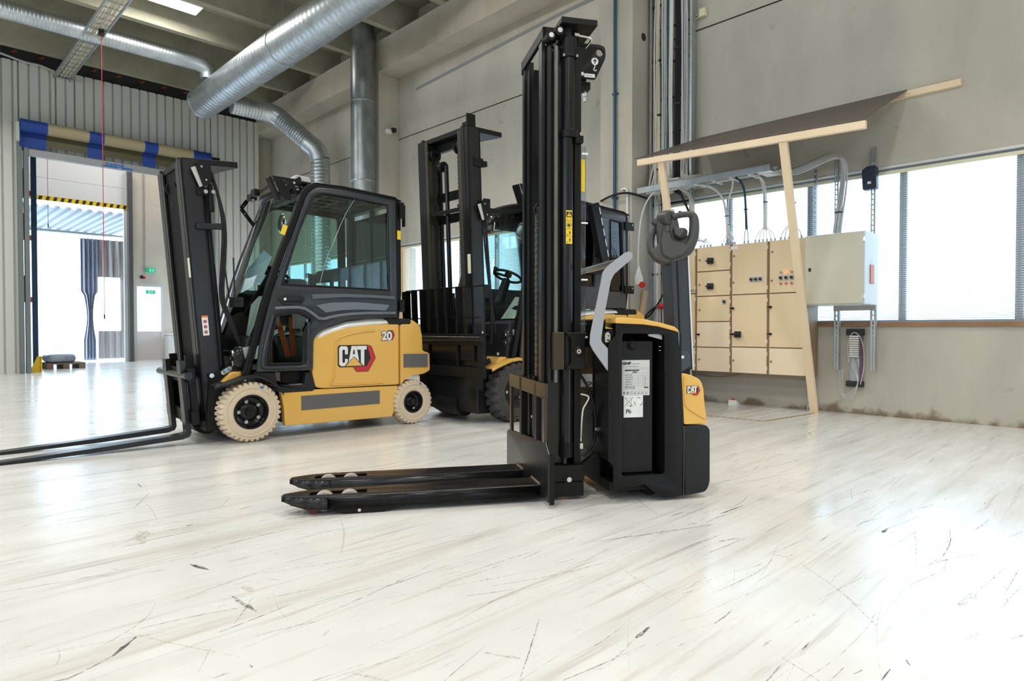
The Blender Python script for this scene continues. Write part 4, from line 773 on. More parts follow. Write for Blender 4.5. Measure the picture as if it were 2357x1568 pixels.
    if not big:
        mo('hose_clamp', MB().box(a1 - .06, a1 + .135, TN - .03, TN - .005, 1.665, 1.715), M_dplas, bev=.012)
        mo('warning_label', MB().box(a0 + .045, a0 + .09, TN - .002, TN - .0005, .845, 1.0), M_paper, smooth=0)
        mo('warning_label_band', MB().box(a0 + .045, a0 + .09, TN - .003, TN - .002, .985, 1.0), mat('label_orange', (.9, .2, .03), .5), smooth=0)
        wl = MB()
        for k in range(3): wl.add([(a0 + .067 + .014 * math.cos(q), TN - .0032, .872 + k * .041 + .014 * math.sin(q)) for q in [i * PI / 6 for i in range(12)]], [tuple(range(12))])
        mo('warning_pictograms', wl, mat('pictogram_red', (.45, .12, .12), .6), smooth=0)
        mo('paper_tag', MB().box(a0 - .003, a0 - .001, TN + .0, TN + .05, 1.30, 1.45), mat('tag_cream', (.72, .70, .50), .7), smooth=0)
        mo('control_valve', MB().box(a1 - .03, a1 + .05, TN - .02, TN + .06, 1.93, 1.99).cyl((a1 + .07, TN, 1.8), (a1 + .07, TN, 2.02), .02, n=12), M_black, bev=.006)
        mo('valve_fittings', MB().cyl((a1 + .03, TN - .035, 1.955), (a1 + .03, TN - .02, 1.955), .016, n=8).cyl((a1 + .085, TN - .035, 1.955), (a1 + .085, TN - .02, 1.955), .016, n=8).box(a1 - .01, a1 + .05, TN - .024, TN - .02, 2.0, 2.03), M_chrome)
        for k, dx in enumerate((0, .02)):
            mo('hydraulic_hose', MB().tube([(a1 + .09, TN + .01 + k * .03, 2.12), (a1 + .13, TN, 1.95), (a1 + .145 + dx, TN - .01, 1.68), (a1 + .10 + dx, TN, 1.35), (a1 + .07 + dx, TN + .01, 1.12), (a1 + .12 + dx, TN, .95), (a1 + .20, TN + .02, .72), (a1 + .30, TN + .1, .62)], .012, n=8, smooth=2), M_rubber, smooth=60)
        mo('hose_guide', MB().cyl((a1 + .03, TN + .02, 2.08), (a1 + .03, TN + .05, 2.08), .055, n=20), M_black)
    else:
        mo('paper_tag', MB().box(a0 - .004, a0 - .002, TN + .01, TN + .055, 1.42, 1.60), mat('tag_cream', (.72, .70, .50), .7), smooth=0)
        mo('side_lug', MB().box(a1 - .07, a1 + .04, TN - .012, TN, 2.42, 2.50).box(a1 + .02, a1 + .09, TN - .012, TN + .05, 2.43, 2.48), M_black, bev=.003)
        mo('hydraulic_hose', MB().tube([(a1 + .06, TN + .02, 2.1), (a1 + .08, TN, 1.5), (a1 + .10, TN, 1.0), (a1 + .12, TN + .05, .75)], .012, n=8, smooth=2).tube([(a1 + .03, TN + .02, 2.1), (a1 + .05, TN, 1.5), (a1 + .14, TN, .85)], .010, n=8, smooth=2), M_rubber, smooth=60)
    # mast foot and tilt pivot
    z1 = .42 if not big else .44
    fb_ = MB().prism([(a0 - .01, .10), (a1 + .06, .09), (a1 + .07, z1), (a1 + .02, z1 + .18), (a0 + .02, z1 + .1)], TN - .03, TN - .0).prism([(a0 - .01, .10), (a1 + .06, .09), (a1 + .07, z1), (a0 + .02, z1)], TF, TF + .03)
    fb_.box(a0 - .01, a1 + .03, TN - .02, TF + .02, .10, .26); obj('mast_foot', fb_, M_black, root, bev=.008)
    obj('mast_foot_drum', MB().cyl((a0 + .06, W / 2 - .17, .17), (a0 + .06, W / 2 + .17, .17), .12, n=28), M_black, root, smooth=60)
    obj('side_shift_arm', MB().box(a0 + .02, a0 + .06, TN - .035, TN - .03, .15, .5), M_black, root)
    lk = MB(); lz = .555 if not big else .74
    p0, p1 = Vector((a1 - .01, TN - .04, lz - .0)), Vector((a1 + .035, TN - .04, lz + .03))
    if not big: lk.cyl(p0, p0 + Vector((0, -.012, 0)), .018, n=14).cyl(p1, p1 + Vector((0, -.012, 0)), .018, n=14).bar(p0 + Vector((0, -.006, 0)), p1 + Vector((0, -.006, 0)), .012, .036)
    lk.cyl((a0 + .03, TN - .05, lz - .02 if not big else .86), (a0 + .03, TN - .035, lz - .02 if not big else .86), .018, n=12).cyl((a1 + .10, TN - .05, .53 if not big else .66), (a1 + .10, TN - .03, .53 if not big else .66), .014, n=12)
    if big: lk.cyl((a1 + .0, TN - .05, .34), (a1 + .0, TN - .03, .34), .016, n=12)
    obj('pivot_bolts', lk, M_chrome, root)
    obj('tilt_cylinder', MB().cyl((a1 + .03, .26, .55), (a1 + .17, .26, .56), .028, n=16).cyl((a1 + .17, .26, .56), (.05, .26, .58), .016, n=12), M_zinc, root, smooth=60)
    # ------------------------------------------------ carriage
    cx = a0 - .075
    cg = bpy.data.objects.new('fork_carriage', None); C.objects.link(cg); cg.parent = root
    if not big: cz0, cz1, dep = .17, .60, (TN - .06, TF + .06)
    else: cz0, cz1, dep = .45, .86, (-.05, W + .05)
    mo('upper_bar', MB().box(cx - .02, cx + .02, dep[0], dep[1], cz1 - .11, cz1), M_black, cg, bev=.004)
    mo('lower_bar', MB().box(cx - .02, cx + .02, dep[0], dep[1], cz0, cz0 + .1), M_black, cg, bev=.004)
    for q in ((cx - .015, cx + .03, dep[0] + .03, dep[0] + .05, cz0, cz1), (cx - .015, cx + .03, dep[1] - .05, dep[1] - .03, cz0, cz1), (cx, cx + .06, W / 2 - .25, W / 2 - .22, cz0, cz1 + .1), (cx, cx + .06, W / 2 + .22, W / 2 + .25, cz0, cz1 + .1)): mo('upright', MB().box(*q), M_black, cg, bev=.003)
    mo('side_shift_cylinder', MB().cyl((cx - .03, dep[0] - .01, cz1 - .05), (cx - .03, dep[1] + .05, cz1 - .05), .03, n=16), M_blackg, cg, smooth=60)
    if not big:
        for t0 in (.215, .655):
            fk = MB(); x0 = cx - .058; L_ = 1.42
            prof = [(x0, .105), (x0, .665), (x0 + .036, .665), (x0 + .036, .10), (x0 + .02, .072), (x0 - .03, .060), (x0 - .5, .072), (x0 - L_ + .0, .118), (x0 - L_, .125), (x0 - L_ + .3, .124), (x0 - .5, .107), (x0 - .04, .1)]
            fk.prism(prof, t0, t0 + .105); mo('fork', fk, M_mast, root, bev=.004)
    if big:
        # load backrest: bent frame with upright bars, open above the carriage
        bt = MB(); z0, z1 = .86, 1.30; t0, t1 = -.10, W + .02
        bt.box(cx - .004, cx + .030, t0, t1, z1 - .012, z1).box(cx - .004, cx + .026, t0 + .1, t1, 1.0, 1.012)
        bt.box(cx - .05, cx + .05, t1 - .012, t1, .86, z1 - .02).prism([(cx - .05, t1), (cx + .05, t1), (cx + .05, t1 - .03), (cx - .05, t1 - .03)], z1 - .03, z1 - .012, 'z')
        bt.box(cx - .02, cx + .04, t0, t0 + .01, 1.18, z1).box(cx - .02, cx + .03, t0 + .0, t0 + .1, z1 - .012, z1)
        for k in range(7): t_ = .14 + k * (W - .2) / 6.6; bt.box(cx - .04, cx + .03, t_, t_ + .012, .86, z1)
        mo('load_backrest', bt, M_black, cg, bev=.002)
        mo('apron', MB().box(cx + .04, cx + .06, .12, W - .12, .12, .74).box(cx + .02, cx + .06, 0, W, .60, .76), M_blackg, cg, bev=.004)
        mo('side_plate', MB().box(cx + .0, cx + .1, TN - .09, TN - .075, .33, .95), M_black, cg, bev=.003)
        dv = obj('tall_work_light', MB().rbox((1.15, -.05, 1.93), (.13, .07, .62), Matrix.Rotation(R(-17), 3, 'Y')), M_black, root, bev=.006)
        sl = MB()
        for k in range(5): q = Matrix.Rotation(R(-17), 3, 'Y') @ Vector((.05, -.038, -.24 + k * .115)); sl.rbox((1.15 + q.x, -.05 + q.y, 1.93 + q.z), (.014, .003, .075), Matrix.Rotation(R(-17), 3, 'Y'))
        obj('light_slots', sl, M_label, dv, smooth=0); obj('light_bracket', MB().prism([(1.0, 1.48), (1.28, 1.50), (1.22, 1.68), (1.10, 1.66)], -.05, -.04), M_black, dv, bev=.003); obj('bracket_bolts', MB().cyl((1.07, -.06, 1.56), (1.07, -.05, 1.56), .014, n=10).cyl((1.18, -.06, 1.64), (1.18, -.05, 1.64), .011, n=10), M_chrome, dv)
        obj('round_mirror', MB().lathe([(0, -.012), (.05, -.008), (.085, .004), (.092, .014), (.0, .02)], (-.05, .36, 1.925), 28, 'x'), M_chrome, root, smooth=60)
        obj('hood_top_pad', MB().box(fs(1.20), fs(1.40), .03, .2, 1.05, 1.075), M_rubber, root, bev=.01)
    return root, X, (a0, a1, TN)
F1, X1, m1 = forklift('yellow and black forklift with beige tyres, its long forks lowered to the floor', (2.078, 5.031, 0), R(-3.5))
F2, X2, m2 = forklift('forklift with black tyres and barred load backrest, parked behind the pallet stacker', (4.33, 4.33, 0), R(-2), big=True)
def loc1(s, t, z, rt=None): return F1.matrix_basis @ Vector((s, t, z)) if rt is None else rt.matrix_basis @ Vector((s, t, z))
# papers lying behind the windscreens
def paper(label, rt, pts, m, name='paper_sheet'):
    o = obj(name, MB().add([rt.matrix_basis @ Vector(p) for p in pts], [tuple(range(len(pts)))]), m, smooth=0, solid=.001); return tag(o, label, 'paper')
M_sheet = mat('pale_green_paper', (.60, .72, .64), .7, var=.06, scale=14); M_sheet2 = mat('pale_blue_folder', (.46, .66, .72), .3, var=.12, scale=8)
bpy.context.view_layer.update()
paper('pale green paper sheet hanging low behind the windscreen of the beige-tyred forklift', F1, [(.02, .16, .80), (.055, .30, .82), (.10, .30, 1.10), (.15, .26, 1.17), (.16, .12, 1.17), (.12, .13, 1.05)], M_sheet)
paper('clear blue plastic folder of papers leaning behind the windscreen of the beige-tyred forklift', F1, [(.07, .55, 1.20), (.03, .30, 1.20), (.16, .22, 1.30), (.24, .20, 1.50), (.20, .28, 1.56), (.12, .45, 1.40)], M_sheet2, 'plastic_folder')
paper('pale green inspection sheet behind the windscreen of the black-tyred forklift', F2, [(.10, .34, 1.0), (.10, .14, 1.0), (.15, .10, 1.10), (.19, .06, 1.20), (.19, .22, 1.22), (.14, .28, 1.10)], M_sheet)
# ================================================================ PALLET STACKER
SK = thing('pallet_stacker', 'black and yellow walk-behind pallet stacker with a tall mast and grey guard, forks lowered', 'stacker', (2.423, 2.25, 0), R(-31.46))
def so(name, mb, m, par=None, **k): return obj(name, mb, m, par or SK, **k)
for t0, nm in ((0.0, 'near'), (.362, 'far')):
    w = .172; c = t0 + w / 2
    # fork arm: folded channel with a tapered rounded nose and an open slot over the rollers
    top = [(.03, t0), (.03, t0 + w), (-1.06, t0 + w), (-1.16, t0 + w - .012), (-1.235, t0 + w - .045), (-1.272, c + .02), (-1.276, c), (-1.272, c - .02), (-1.235, t0 + .045), (-1.16, t0 + .012), (-1.06, t0)]
    slot = [(-.875, c + .035), (-1.135, c + .035), (-1.15, c + .01), (-1.15, c - .035), (-.875, c - .035)]
    fk = plate('fork', [top, slot], .084, .091, M_mast, SK, 'z', bev=.002)
    sd = MB()
    n = len(top)
    for i in range(1, n):
        a, b = top[i], top[(i + 1) % n]
        if i == 1 or 1 < i < n:
            zb = [.028 if p[0] > -1.08 else (.034 if p[0] > -1.2 else (.05 if p[0] > -1.25 else .062)) for p in (a, b)]
            sd.add([(a[0], a[1], .086), (b[0], b[1], .086), (b[0], b[1], zb[1]), (a[0], a[1], zb[0])], [(0, 1, 2, 3)])
    sd.add([(top[10][0], t0, .086), (.03, t0, .086), (.03, t0, .022), (top[10][0], t0, .028)], [(0, 1, 2, 3)])
    so('fork_side', sd, M_mast, fk, solid=-.006, smooth=30)
    so('fork_edge_wear', MB().box(-.9, .02, t0 - .0008, t0 + .003, .0885, .0918), M_worn, fk, smooth=0)
    so('fork_weld', MB().tube([(.0, t0 + .0, .093), (.002, t0 + w, .093)], .008, n=8), mat('weld_brown', (.20, .16, .11), .6, metal=.4, var=.4, scale=60), fk)
    rl = MB()
    for s in (-1.08, -.96): rl.cyl((s, c - .03, .052), (s, c + .03, .052), .046, n=28)
    so('load_roller', rl, mat('roller_beige', (.42, .38, .33), .5), fk, smooth=60)
    so('roller_frame', MB().box(-1.15, -.86, c - .045, c - .037, .03, .08).box(-1.15, -.86, c + .037, c + .045, .03, .08).box(-1.03, -1.01, c - .04, c + .04, .03, .075), M_black, fk)
    so('tip_wheel', MB().cyl((-1.13, c - .045, .03), (-1.13, c + .045, .03), .03, n=24), mat('roller_red_brown', (.16, .04, .03), .4), fk, smooth=60)
    so('skid_rail', MB().prism([(-1.04, .018), (-.98, .004), (-.80, .002), (-.72, .024), (-.78, .030), (-1.0, .030)], t0 + .004, t0 + .02), M_black, fk)
    so('skid_bolt', MB().cyl((-.912, t0 + .001, .017), (-.912, t0 + .006, .017), .008, n=12), M_chrome, fk)
# fork carriage plate and frame
cp_ = plate('carriage_plate', [[(-.14, .035), (-.14, .275), (-.085, .325), (.72, .27), (.785, .245), (.785, .04)]], 0.0, .012, M_mast, SK, 'x', bev=.002)
so('plate_end', MB().box(.012, .035, -.14, -.125, .02, .27), M_black, cp_); so('plate_end', MB().box(.012, .03, .77, .785, .04, .245), M_black, cp_)
so('carriage_frame', MB().box(-.0, .018, -.085, .715, .545, .622).box(0, .018, -.075, -.035, .32, .56).box(.0, .018, .665, .705, .27, .56), mat('frame_sheen', (.035, .027, .018), .28, spec=.7), bev=.002)
for q in ((.0, .05, .075, .125, .30, .62), (.0, .05, .40, .45, .28, .62), (.02, .06, .2, .235, .3, .64), (.02, .06, .30, .335, .3, .64)): so('carriage_upright', MB().box(*q), M_black, bev=.002)
so('chain_anchor', MB().cyl((.04, .28, .34), (.04, .28, .42), .008, n=10).cyl((.04, .28, .40), (.04, .28, .415), .014, n=6), M_chrome)
# legs
so('leg_box', MB().box(.045, .24, .0, .11, .02, .095).box(.045, .243, -.003, .11, .100, .185).box(.05, .235, .01, .10, .09, .104), M_black, bev=.003); so('leg_box', MB().box(.045, .24, .43, .54, .02, .17), M_black, bev=.003)
so('leg_bolt', MB().cyl((.155, -.006, .112), (.155, .0, .112), .026, n=24), M_black); so('leg_bolt_head', MB().cyl((.155, -.014, .112), (.155, -.004, .112), .013, n=20), M_chrome)
# mast
ms = bpy.data.objects.new('mast', None); C.objects.link(ms); ms.parent = SK
HM = 2.42
def r_(mb, *b): return mb.box(*b)
so('inner_channel', MB().box(.022, .042, .055, .11, .20, HM - .02).box(.022, .125, .10, .112, .2, HM - .02).box(.105, .125, .055, .11, .2, HM - .02), M_mast, ms, bev=.002)
so('inner_channel', MB().box(.05, .068, .42, .47, .20, HM - .02).box(.05, .15, .42, .432, .2, HM - .02).box(.13, .15, .42, .47, .2, HM - .02), M_mast, ms, bev=.002)
so('outer_channel', MB().box(.045, .062, .012, .05, .19, HM - .06).box(.045, .15, .04, .052, .19, HM - .06).box(.13, .15, .012, .05, .19, HM - .06), M_mast, ms, bev=.002)
so('outer_channel', MB().box(.035, .052, .475, .52, .19, HM - .0).box(.035, .15, .475, .488, .19, HM - .06).box(.13, .15, .475, .52, .19, HM), M_mast, ms, bev=.002)
so('guide_rail', MB().box(.076, .094, -.002, .016, .62, HM - .06), M_worn, ms, bev=.002)
so('mast_back_plate', MB().box(.195, .232, .03, .12, .18, 2.32).box(.15, .2, .10, .12, .18, 2.3), M_black, ms, bev=.002)
so('mast_back_plate', MB().box(.15, .20, .42, .5, .18, 2.3), M_black, ms, bev=.002)
so('mast_cross_member', MB().box(.14, .16, .05, .48, .19, .30).box(.14, .16, .05, .48, 1.0, 1.1).box(.14, .16, .05, .48, 1.8, 1.9), M_black, ms)
cy = bpy.data.objects.new('lift_cylinder', None); C.objects.link(cy); cy.parent = ms
so('cylinder_tube', MB().cyl((.152, .03, .24), (.152, .03, 1.90), .034, n=32), M_blackg, cy, smooth=60)
so('cylinder_tube', MB().cyl((.160, .03, 1.90), (.160, .03, 2.31), .036, n=32), M_blackg, cy, smooth=60)
so('cylinder_collar', MB().cyl((.162, .03, 1.895), (.162, .03, 1.935), .048, n=32).box(.19, .235, .0, .05, 1.87, 1.91), M_black, cy, bev=.003)
so('collar_bolt', MB().cyl((.222, -.006, 1.915), (.222, .004, 1.915), .011, n=12), M_chrome, cy)
so('cylinder_head', MB().cyl((.160, .03, 2.31), (.160, .03, 2.41), .044, n=32).cyl((.160, .03, 2.41), (.160, .03, 2.50), .021, n=24), M_black, cy, smooth=60)
so('head_screws', MB().cyl((.124, -.006, 2.305), (.124, -.006, 2.318), .007, n=8).cyl((.196, -.006, 2.308), (.196, -.006, 2.320), .007, n=8), M_chrome, cy)
so('cylinder_foot', MB().cyl((.152, .03, .225), (.152, .03, .30), .037, n=32).cyl((.152, .03, .296), (.152, .03, .30), .038, n=32), M_black, cy, smooth=60)
# far cylinder
so('lift_cylinder_far', MB().cyl((.165, .45, .24), (.165, .45, 2.2), .03, n=24), M_blackg, ms, smooth=60).name = 'rear_cylinder'
ch = MB(); z = .63; k = 0
while z < 1.57:
    e = .026 if k % 2 else .018
    ch.box(.050, .066, .27 - e, .27 + e, z, z + .0175); ch.cyl((.046, .27, z + .009), (.070, .27, z + .009), .0055, n=8); z += .019; k += 1
so('lift_chain', ch, mat('chain_steel', (.16, .15, .13), .35, metal=.7), ms, smooth=0)
so('chain_pulley', MB().lathe([(.02, -.015), (.05, -.015), (.043, 0), (.05, .015), (.02, .015)], (.09, .27, 1.56), 28), M_black, ms)
so('pulley_yoke', MB().box(.085, .11, .24, .30, 1.2, 1.6), M_black, ms)
# mast head
so('head_cross_bar', MB().box(.028, .048, .05, .52, HM + .0, HM + .055).box(.028, .10, .05, .07, HM - .02, HM + .055).box(.028, .10, .50, .52, HM - .02, HM + .055), M_black, ms, bev=.002)
so('head_roller', MB().cyl((.055, -.01, 2.405), (.055, .05, 2.405), .024, n=24).cyl((.098, -.02, 2.43), (.098, .04, 2.43), .024, n=24), M_black, ms, smooth=60)
so('head_roller_pin', MB().cyl((.055, -.016, 2.405), (.055, -.009, 2.405), .013, n=20).cyl((.098, -.026, 2.43), (.098, -.019, 2.43), .013, n=20), M_chrome, ms)
so('head_plate', MB().box(.105, .30, -.03, .30, 2.468, 2.500), M_black, ms, bev=.004)
so('head_block', MB().box(.11, .15, .04, .14, 2.34, 2.47).box(.20, .24, .1, .14, 2.3, 2.47), M_black, ms, bev=.003)
hp = plate('lifting_eye', [round_poly([(.20, 2.41), (.335, 2.412), (.372, 2.405, .03), (.378, 2.35, .03), (.318, 2.225), (.20, 2.228)], .008), [(.341 + .019 * math.cos(a), 2.369 + .019 * math.sin(a)) for a in [i * PI / 12 for i in range(24)]]], .05, .062, M_black, ms, bev=.002)
hk = MB().cyl((.314, .0488, 2.320), (.314, .0496, 2.320), .0195, n=32).tube([(.314, .0492, 2.302), (.314, .0492, 2.290), (.308, .0492, 2.282), (.309, .0492, 2.272), (.318, .0492, 2.270), (.323, .0492, 2.277)], .0028, n=6, smooth=1)
so('hook_symbol', hk, M_label, hp); so('arrow_symbol', MB().prism([(.311, 2.308), (.317, 2.308), (.317, 2.321), (.325, 2.321), (.314, 2.334), (.303, 2.321), (.311, 2.321)], .0478, .0486), M_ink, hp, smooth=0)
so('rating_tag', MB().box(.216, .252, .0486, .0496, 2.240, 2.258).box(.255, .314, .0486, .0496, 2.233, 2.252), M_label, hp, smooth=0)
text('rating_text', 'MAX  KG', .009, M_inkl, hp, (.264, .0480, 2.239))
so('hydraulic_block', MB().box(.248, .305, .09, .15, 2.185, 2.225).box(.255, .285, .10, .14, 2.22, 2.245), M_black, ms, bev=.002); so('hydraulic_nipple', MB().cyl((.285, .12, 2.13), (.285, .12, 2.185), .009, n=6).cyl((.285, .12, 2.155), (.285, .12, 2.172), .013, n=6), M_zinc, ms)
so('steel_pipe', MB().tube([(.19, .0, 2.425), (.265, .0, 2.420), (.285, .01, 2.412), (.262, .06, 2.385), (.235, .1, 2.36)], .0065, n=10, smooth=2), M_chrome, ms, smooth=60); so('pipe_nut', MB().cyl((.182, .0, 2.426), (.208, .0, 2.424), .0135, n=6), M_chrome, ms)
# yellow pictogram strip
lb = so('warning_strip', MB().box(.137, .171, -.006, -.0045, 1.342, 1.515), M_lyel, cy, smooth=0)
pk = MB().box(.139, .169, -.0075, -.0062, 1.482, 1.508)
so('warning_panel', pk, M_ink, lb, smooth=0); so('warning_triangle', MB().prism([(.142, 1.484), (.166, 1.484), (.154, 1.506)], -.0085, -.0077), M_lyel, lb, smooth=0); so('exclamation', MB().prism([(.1525, 1.491), (.1555, 1.491), (.156, 1.500), (.152, 1.500)], -.0093, -.0087).box(.1527, .1553, -.0093, -.0087, 1.4868, 1.489), M_ink, lb, smooth=0)
pk = MB()
for z in (1.480, 1.460, 1.417, 1.380): pk.box(.138, .170, -.0072, -.0062, z, z + .0012)
pk.box(.1455, .1465, -.0072, -.0062, 1.462, 1.479).box(.1615, .1625, -.0072, -.0062, 1.462, 1.479); pk.lathe([(.0135, -.0072), (.0135, -.0062), (.0115, -.0062), (.0115, -.0072), (.0135, -.0072)], (.154, 0, 1.439), 24).cyl((.153, -.0072, 1.438), (.153, -.0062, 1.438), .007, n=10)
for z in (1.397, 1.360): pk.box(.156, .160, -.0072, -.0062, z - .008, z + .004).cyl((.158, -.0072, z + .006), (.158, -.0062, z + .006), .004, n=8).box(.143, .148, -.0072, -.0062, z - .012, z - .008)
so('pictograms', pk, M_ink, lb, smooth=0)
# clear guard sheet
gs = so('clear_guard', MB().box(.228, .268, .06, .063, .83, 1.87), G_poly, ms, smooth=0)
so('guard_label', MB().box(.240, .262, .058, .059, 1.63, 1.80), M_lyel, gs, smooth=0)
so('guard_pins', MB().cyl((.236, .04, 1.825), (.272, .04, 1.825), .006, n=8).cyl((.236, .04, 1.46), (.272, .04, 1.46), .005, n=8).cyl((.236, .04, 1.16), (.272, .04, 1.16), .005, n=8).cyl((.236, .04, .855), (.272, .04, .855), .006, n=8), M_white, gs)
# side pad bracket
pb_ = so('bracket_box', MB().box(.066, .125, -.02, .10, .688, .882), mat('bracket_sheen', (.045, .032, .018), .28), bev=.003)
so('bracket_wing', MB().prism([(.125, .688), (.160, .72), (.160, .85), (.125, .882), (.250, .880), (.234, .850), (.234, .718), (.250, .688)], -.03, .03), M_black, pb_, bev=.006)
so('bracket_bolt_plate', MB().lathe([(.0, -.012), (.020, -.012), (.024, -.008), (.024, 0)], (.195, -.03, .783), 24), M_black, pb_); so('bracket_bolt', MB().cyl((.195, -.048, .783), (.195, -.041, .783), .0125, n=24), M_chrome, pb_); so('bracket_bolt_socket', MB().cyl((.195, -.0495, .783), (.195, -.0485, .783), .005, n=6), M_ink, pb_)
# chassis
ch_ = bpy.data.objects.new('chassis', None); C.objects.link(ch_); ch_.parent = SK
TY = -.125
out = [(.326, .815), (.366, .865), (.366, .935), (.52, .932), (.66, .910), (.714, .885), (.734, .664), (.748, .396), (.741, .022), (.698, .018), (.617, .020), (.531, .092), (.355, .078), (.355, .197), (.326, .222)]
opn = round_poly([(.402, .877), (.636, .872), (.642, .143), (.400, .140)], .018)
plate('side_panel', [round_poly(out, .008), opn], TY, TY + .010, mat('powder_black', (.011, .011, .0105), .45, spec=.2, bump=.03, scale=200), ch_, bev=.003)
so('opening_frame', MB().box(.394, .402, TY + .008, TY + .10, .13, .885).box(.640, .648, TY + .008, TY + .10, .13, .885).box(.394, .648, TY + .008, TY + .10, .875, .885).box(.394, .648, TY + .008, TY + .10, .13, .14), M_black, ch_)
so('rear_body', MB().box(.36, .74, .10, .66, .10, .90).box(.60, .74, TY + .01, .66, .06, .14).box(.645, .74, TY + .01, .12, .14, .88).box(.33, .40, TY + .01, .66, .22, .80), M_black, ch_, bev=.004)
so('front_wall', MB().box(.325, .345, .10, .66, .30, .80), M_black, ch_)
bt = so('battery', MB().box(.405, .592, -.085, .09, .145, .838), mat('battery_case', (.012, .012, .012), .4, spec=.25, bump=.02, scale=40), ch_, bev=.008)
so('filler_cap', MB().lathe([(.0, -.012), (.012, -.012), (.014, -.004), (.021, -.006), (.024, -.002), (.024, .001)], (.470, -.087, .813), 28), M_blackg, bt)
so('battery_latch', MB().prism([(.550, .872), (.60, .874), (.632, .868), (.632, .842), (.595, .852), (.555, .862)], -.108, -.104).box(.612, .624, -.11, -.105, .805, .809).box(.612, .624, -.11, -.105, .785, .789), M_galv, ch_, bev=.001)
PY = -.0862
LM = {o.name for o in bpy.data.objects}
pl_ = so('rating_plate', MB().box(.404, .560, PY - .001, PY, .552, .737), M_label, bt, smooth=0)
PT = PY - .0016
text('maker_text', 'GNB', .0185, M_ink, pl_, (.406, PT, .714), bold=.0009, shear=.15, sx=1.25)
text('model_text', 'MARATHON', .0105, M_ink, pl_, (.421, PT, .680), bold=.0006, shear=.2, sx=1.32); text('model_text', 'Classic', .0095, M_ink, pl_, (.462, PT, .671), bold=.0003, shear=.2)
text('maker_text', 'GNB', .009, M_ink, pl_, (.530, PT, .590), bold=.0005, sx=1.2)
ln = MB().box(.404, .560, PT, PT + .0004, .6955, .6965).box(.411, .551, PT, PT + .0004, .6872, .6877).box(.411, .4115, PT, PT + .0004, .585, .6875).box(.5505, .551, PT, PT + .0004, .585, .6875)
for k in range(6): ln.box(.421, .551, PT, PT + .0004, .666 - k * .0125, .6664 - k * .0125)
for s in (.496, .520): ln.box(s, s + .0004, PT, PT + .0004, .603, .661)
so('table_lines', ln, M_inkl, pl_, smooth=0)
for k, (a, b) in enumerate((('DATE CODE', ''), ('ELECTROLYTE', '24'), ('CAPACITY Ah', '300'), ('NOMINAL V', '24'), ('WEIGHT KG', '210'), ('TYPE', '12'))):
    text('row_text', a, .0068, M_inkl, pl_, (.423, PT, .6575 - k * .0123)); b and text('row_text', b, .0068, M_inkl, pl_, (.530, PT, .6575 - k * .0123))
for k in range(3): text('small_print', 'small print of the battery plate ' * 1, .0042, M_inkl, pl_, (.421, PT, .5985 - k * .0058), sx=1.1)
text('small_print', 'motive power battery', .0045, M_inkl, pl_, (.462, PT, .7165)); text('small_print', 'read the instructions before charging the battery', .0045, M_inkl, pl_, (.408, PT, .7035))
ic = MB()
for k in range(3): ic.cyl((.4165 + k * .0205, PT, .566), (.4165 + k * .0205, PT + .0005, .566), .0068, n=20)
for k in range(4): ic.prism([(.471 + k * .0205, .560), (.486 + k * .0205, .560), (.4785 + k * .0205, .573)], PT, PT + .0005)
so('hazard_icons', ic, M_inkl, pl_, smooth=0)
ic = MB().cyl((.4575, PT - .0006, .566), (.4575, PT - .0002, .566), .005, n=16)
for k in range(4): ic.prism([(.4745 + k * .0205, .562), (.4825 + k * .0205, .562), (.4785 + k * .0205, .5695)], PT - .0006, PT - .0002)
so('icon_centres', ic, M_label, pl_, smooth=0)
p2 = so('recycling_plate', MB().box(.415, .523, PY - .001, PY, .438, .5515), M_white, bt, smooth=0)
text('lead_symbol', 'Pb', .030, M_ink, p2, (.427, PT, .460), bold=.0004)
ln = MB()
ln.bar((.419, PT, .545), (.470, PT, .495), .0013, .0005, (0, 1, 0)).bar((.470, PT, .545), (.419, PT, .495), .0013, .0005, (0, 1, 0))
ln.bar((.430, PT, .537), (.434, PT, .502), .0005, .0008, (0, 1, 0)).bar((.460, PT, .537), (.456, PT, .502), .0005, .0008, (0, 1, 0)).bar((.427, PT, .540), (.463, PT, .540), .0005, .0012, (0, 1, 0)).bar((.434, PT, .502), (.456, PT, .502), .0005, .0008, (0, 1, 0)).cyl((.454, PT, .497), (.454, PT + .0005, .497), .004, n=12)
so('crossed_bin', ln, M_ink, p2, smooth=0)
ra = MB(); cc = Vector((.497, 0, .519))
for k in range(3):
    a = PI / 2 + k * 2 * PI / 3; 
    pts = [cc + Vector((math.cos(a + d) * rr_, 0, math.sin(a + d) * rr_)) for d, rr_ in ((-.62, .021), (-.25, .0225), (.25, .0225), (.5, .021))]
    for i in range(3): ra.bar((pts[i].x, PT, pts[i].z), (pts[i + 1].x, PT, pts[i + 1].z), .0048 - .0012 * i, .0006, (0, 1, 0))
so('recycling_arrows', ra, M_inkl, p2, smooth=0)
ln = MB()
for k in range(7): ln.box(.488, .514, PT, PT + .0004, .489 - k * .0055, .4895 - k * .0055)
so('small_print', ln, mat('pale_ink', (.55, .57, .6), .6), p2, smooth=0)
for o in bpy.data.objects:
    if o.name not in LM and o.type == 'MESH':
        for v in o.data.vertices: v.co.x += .011
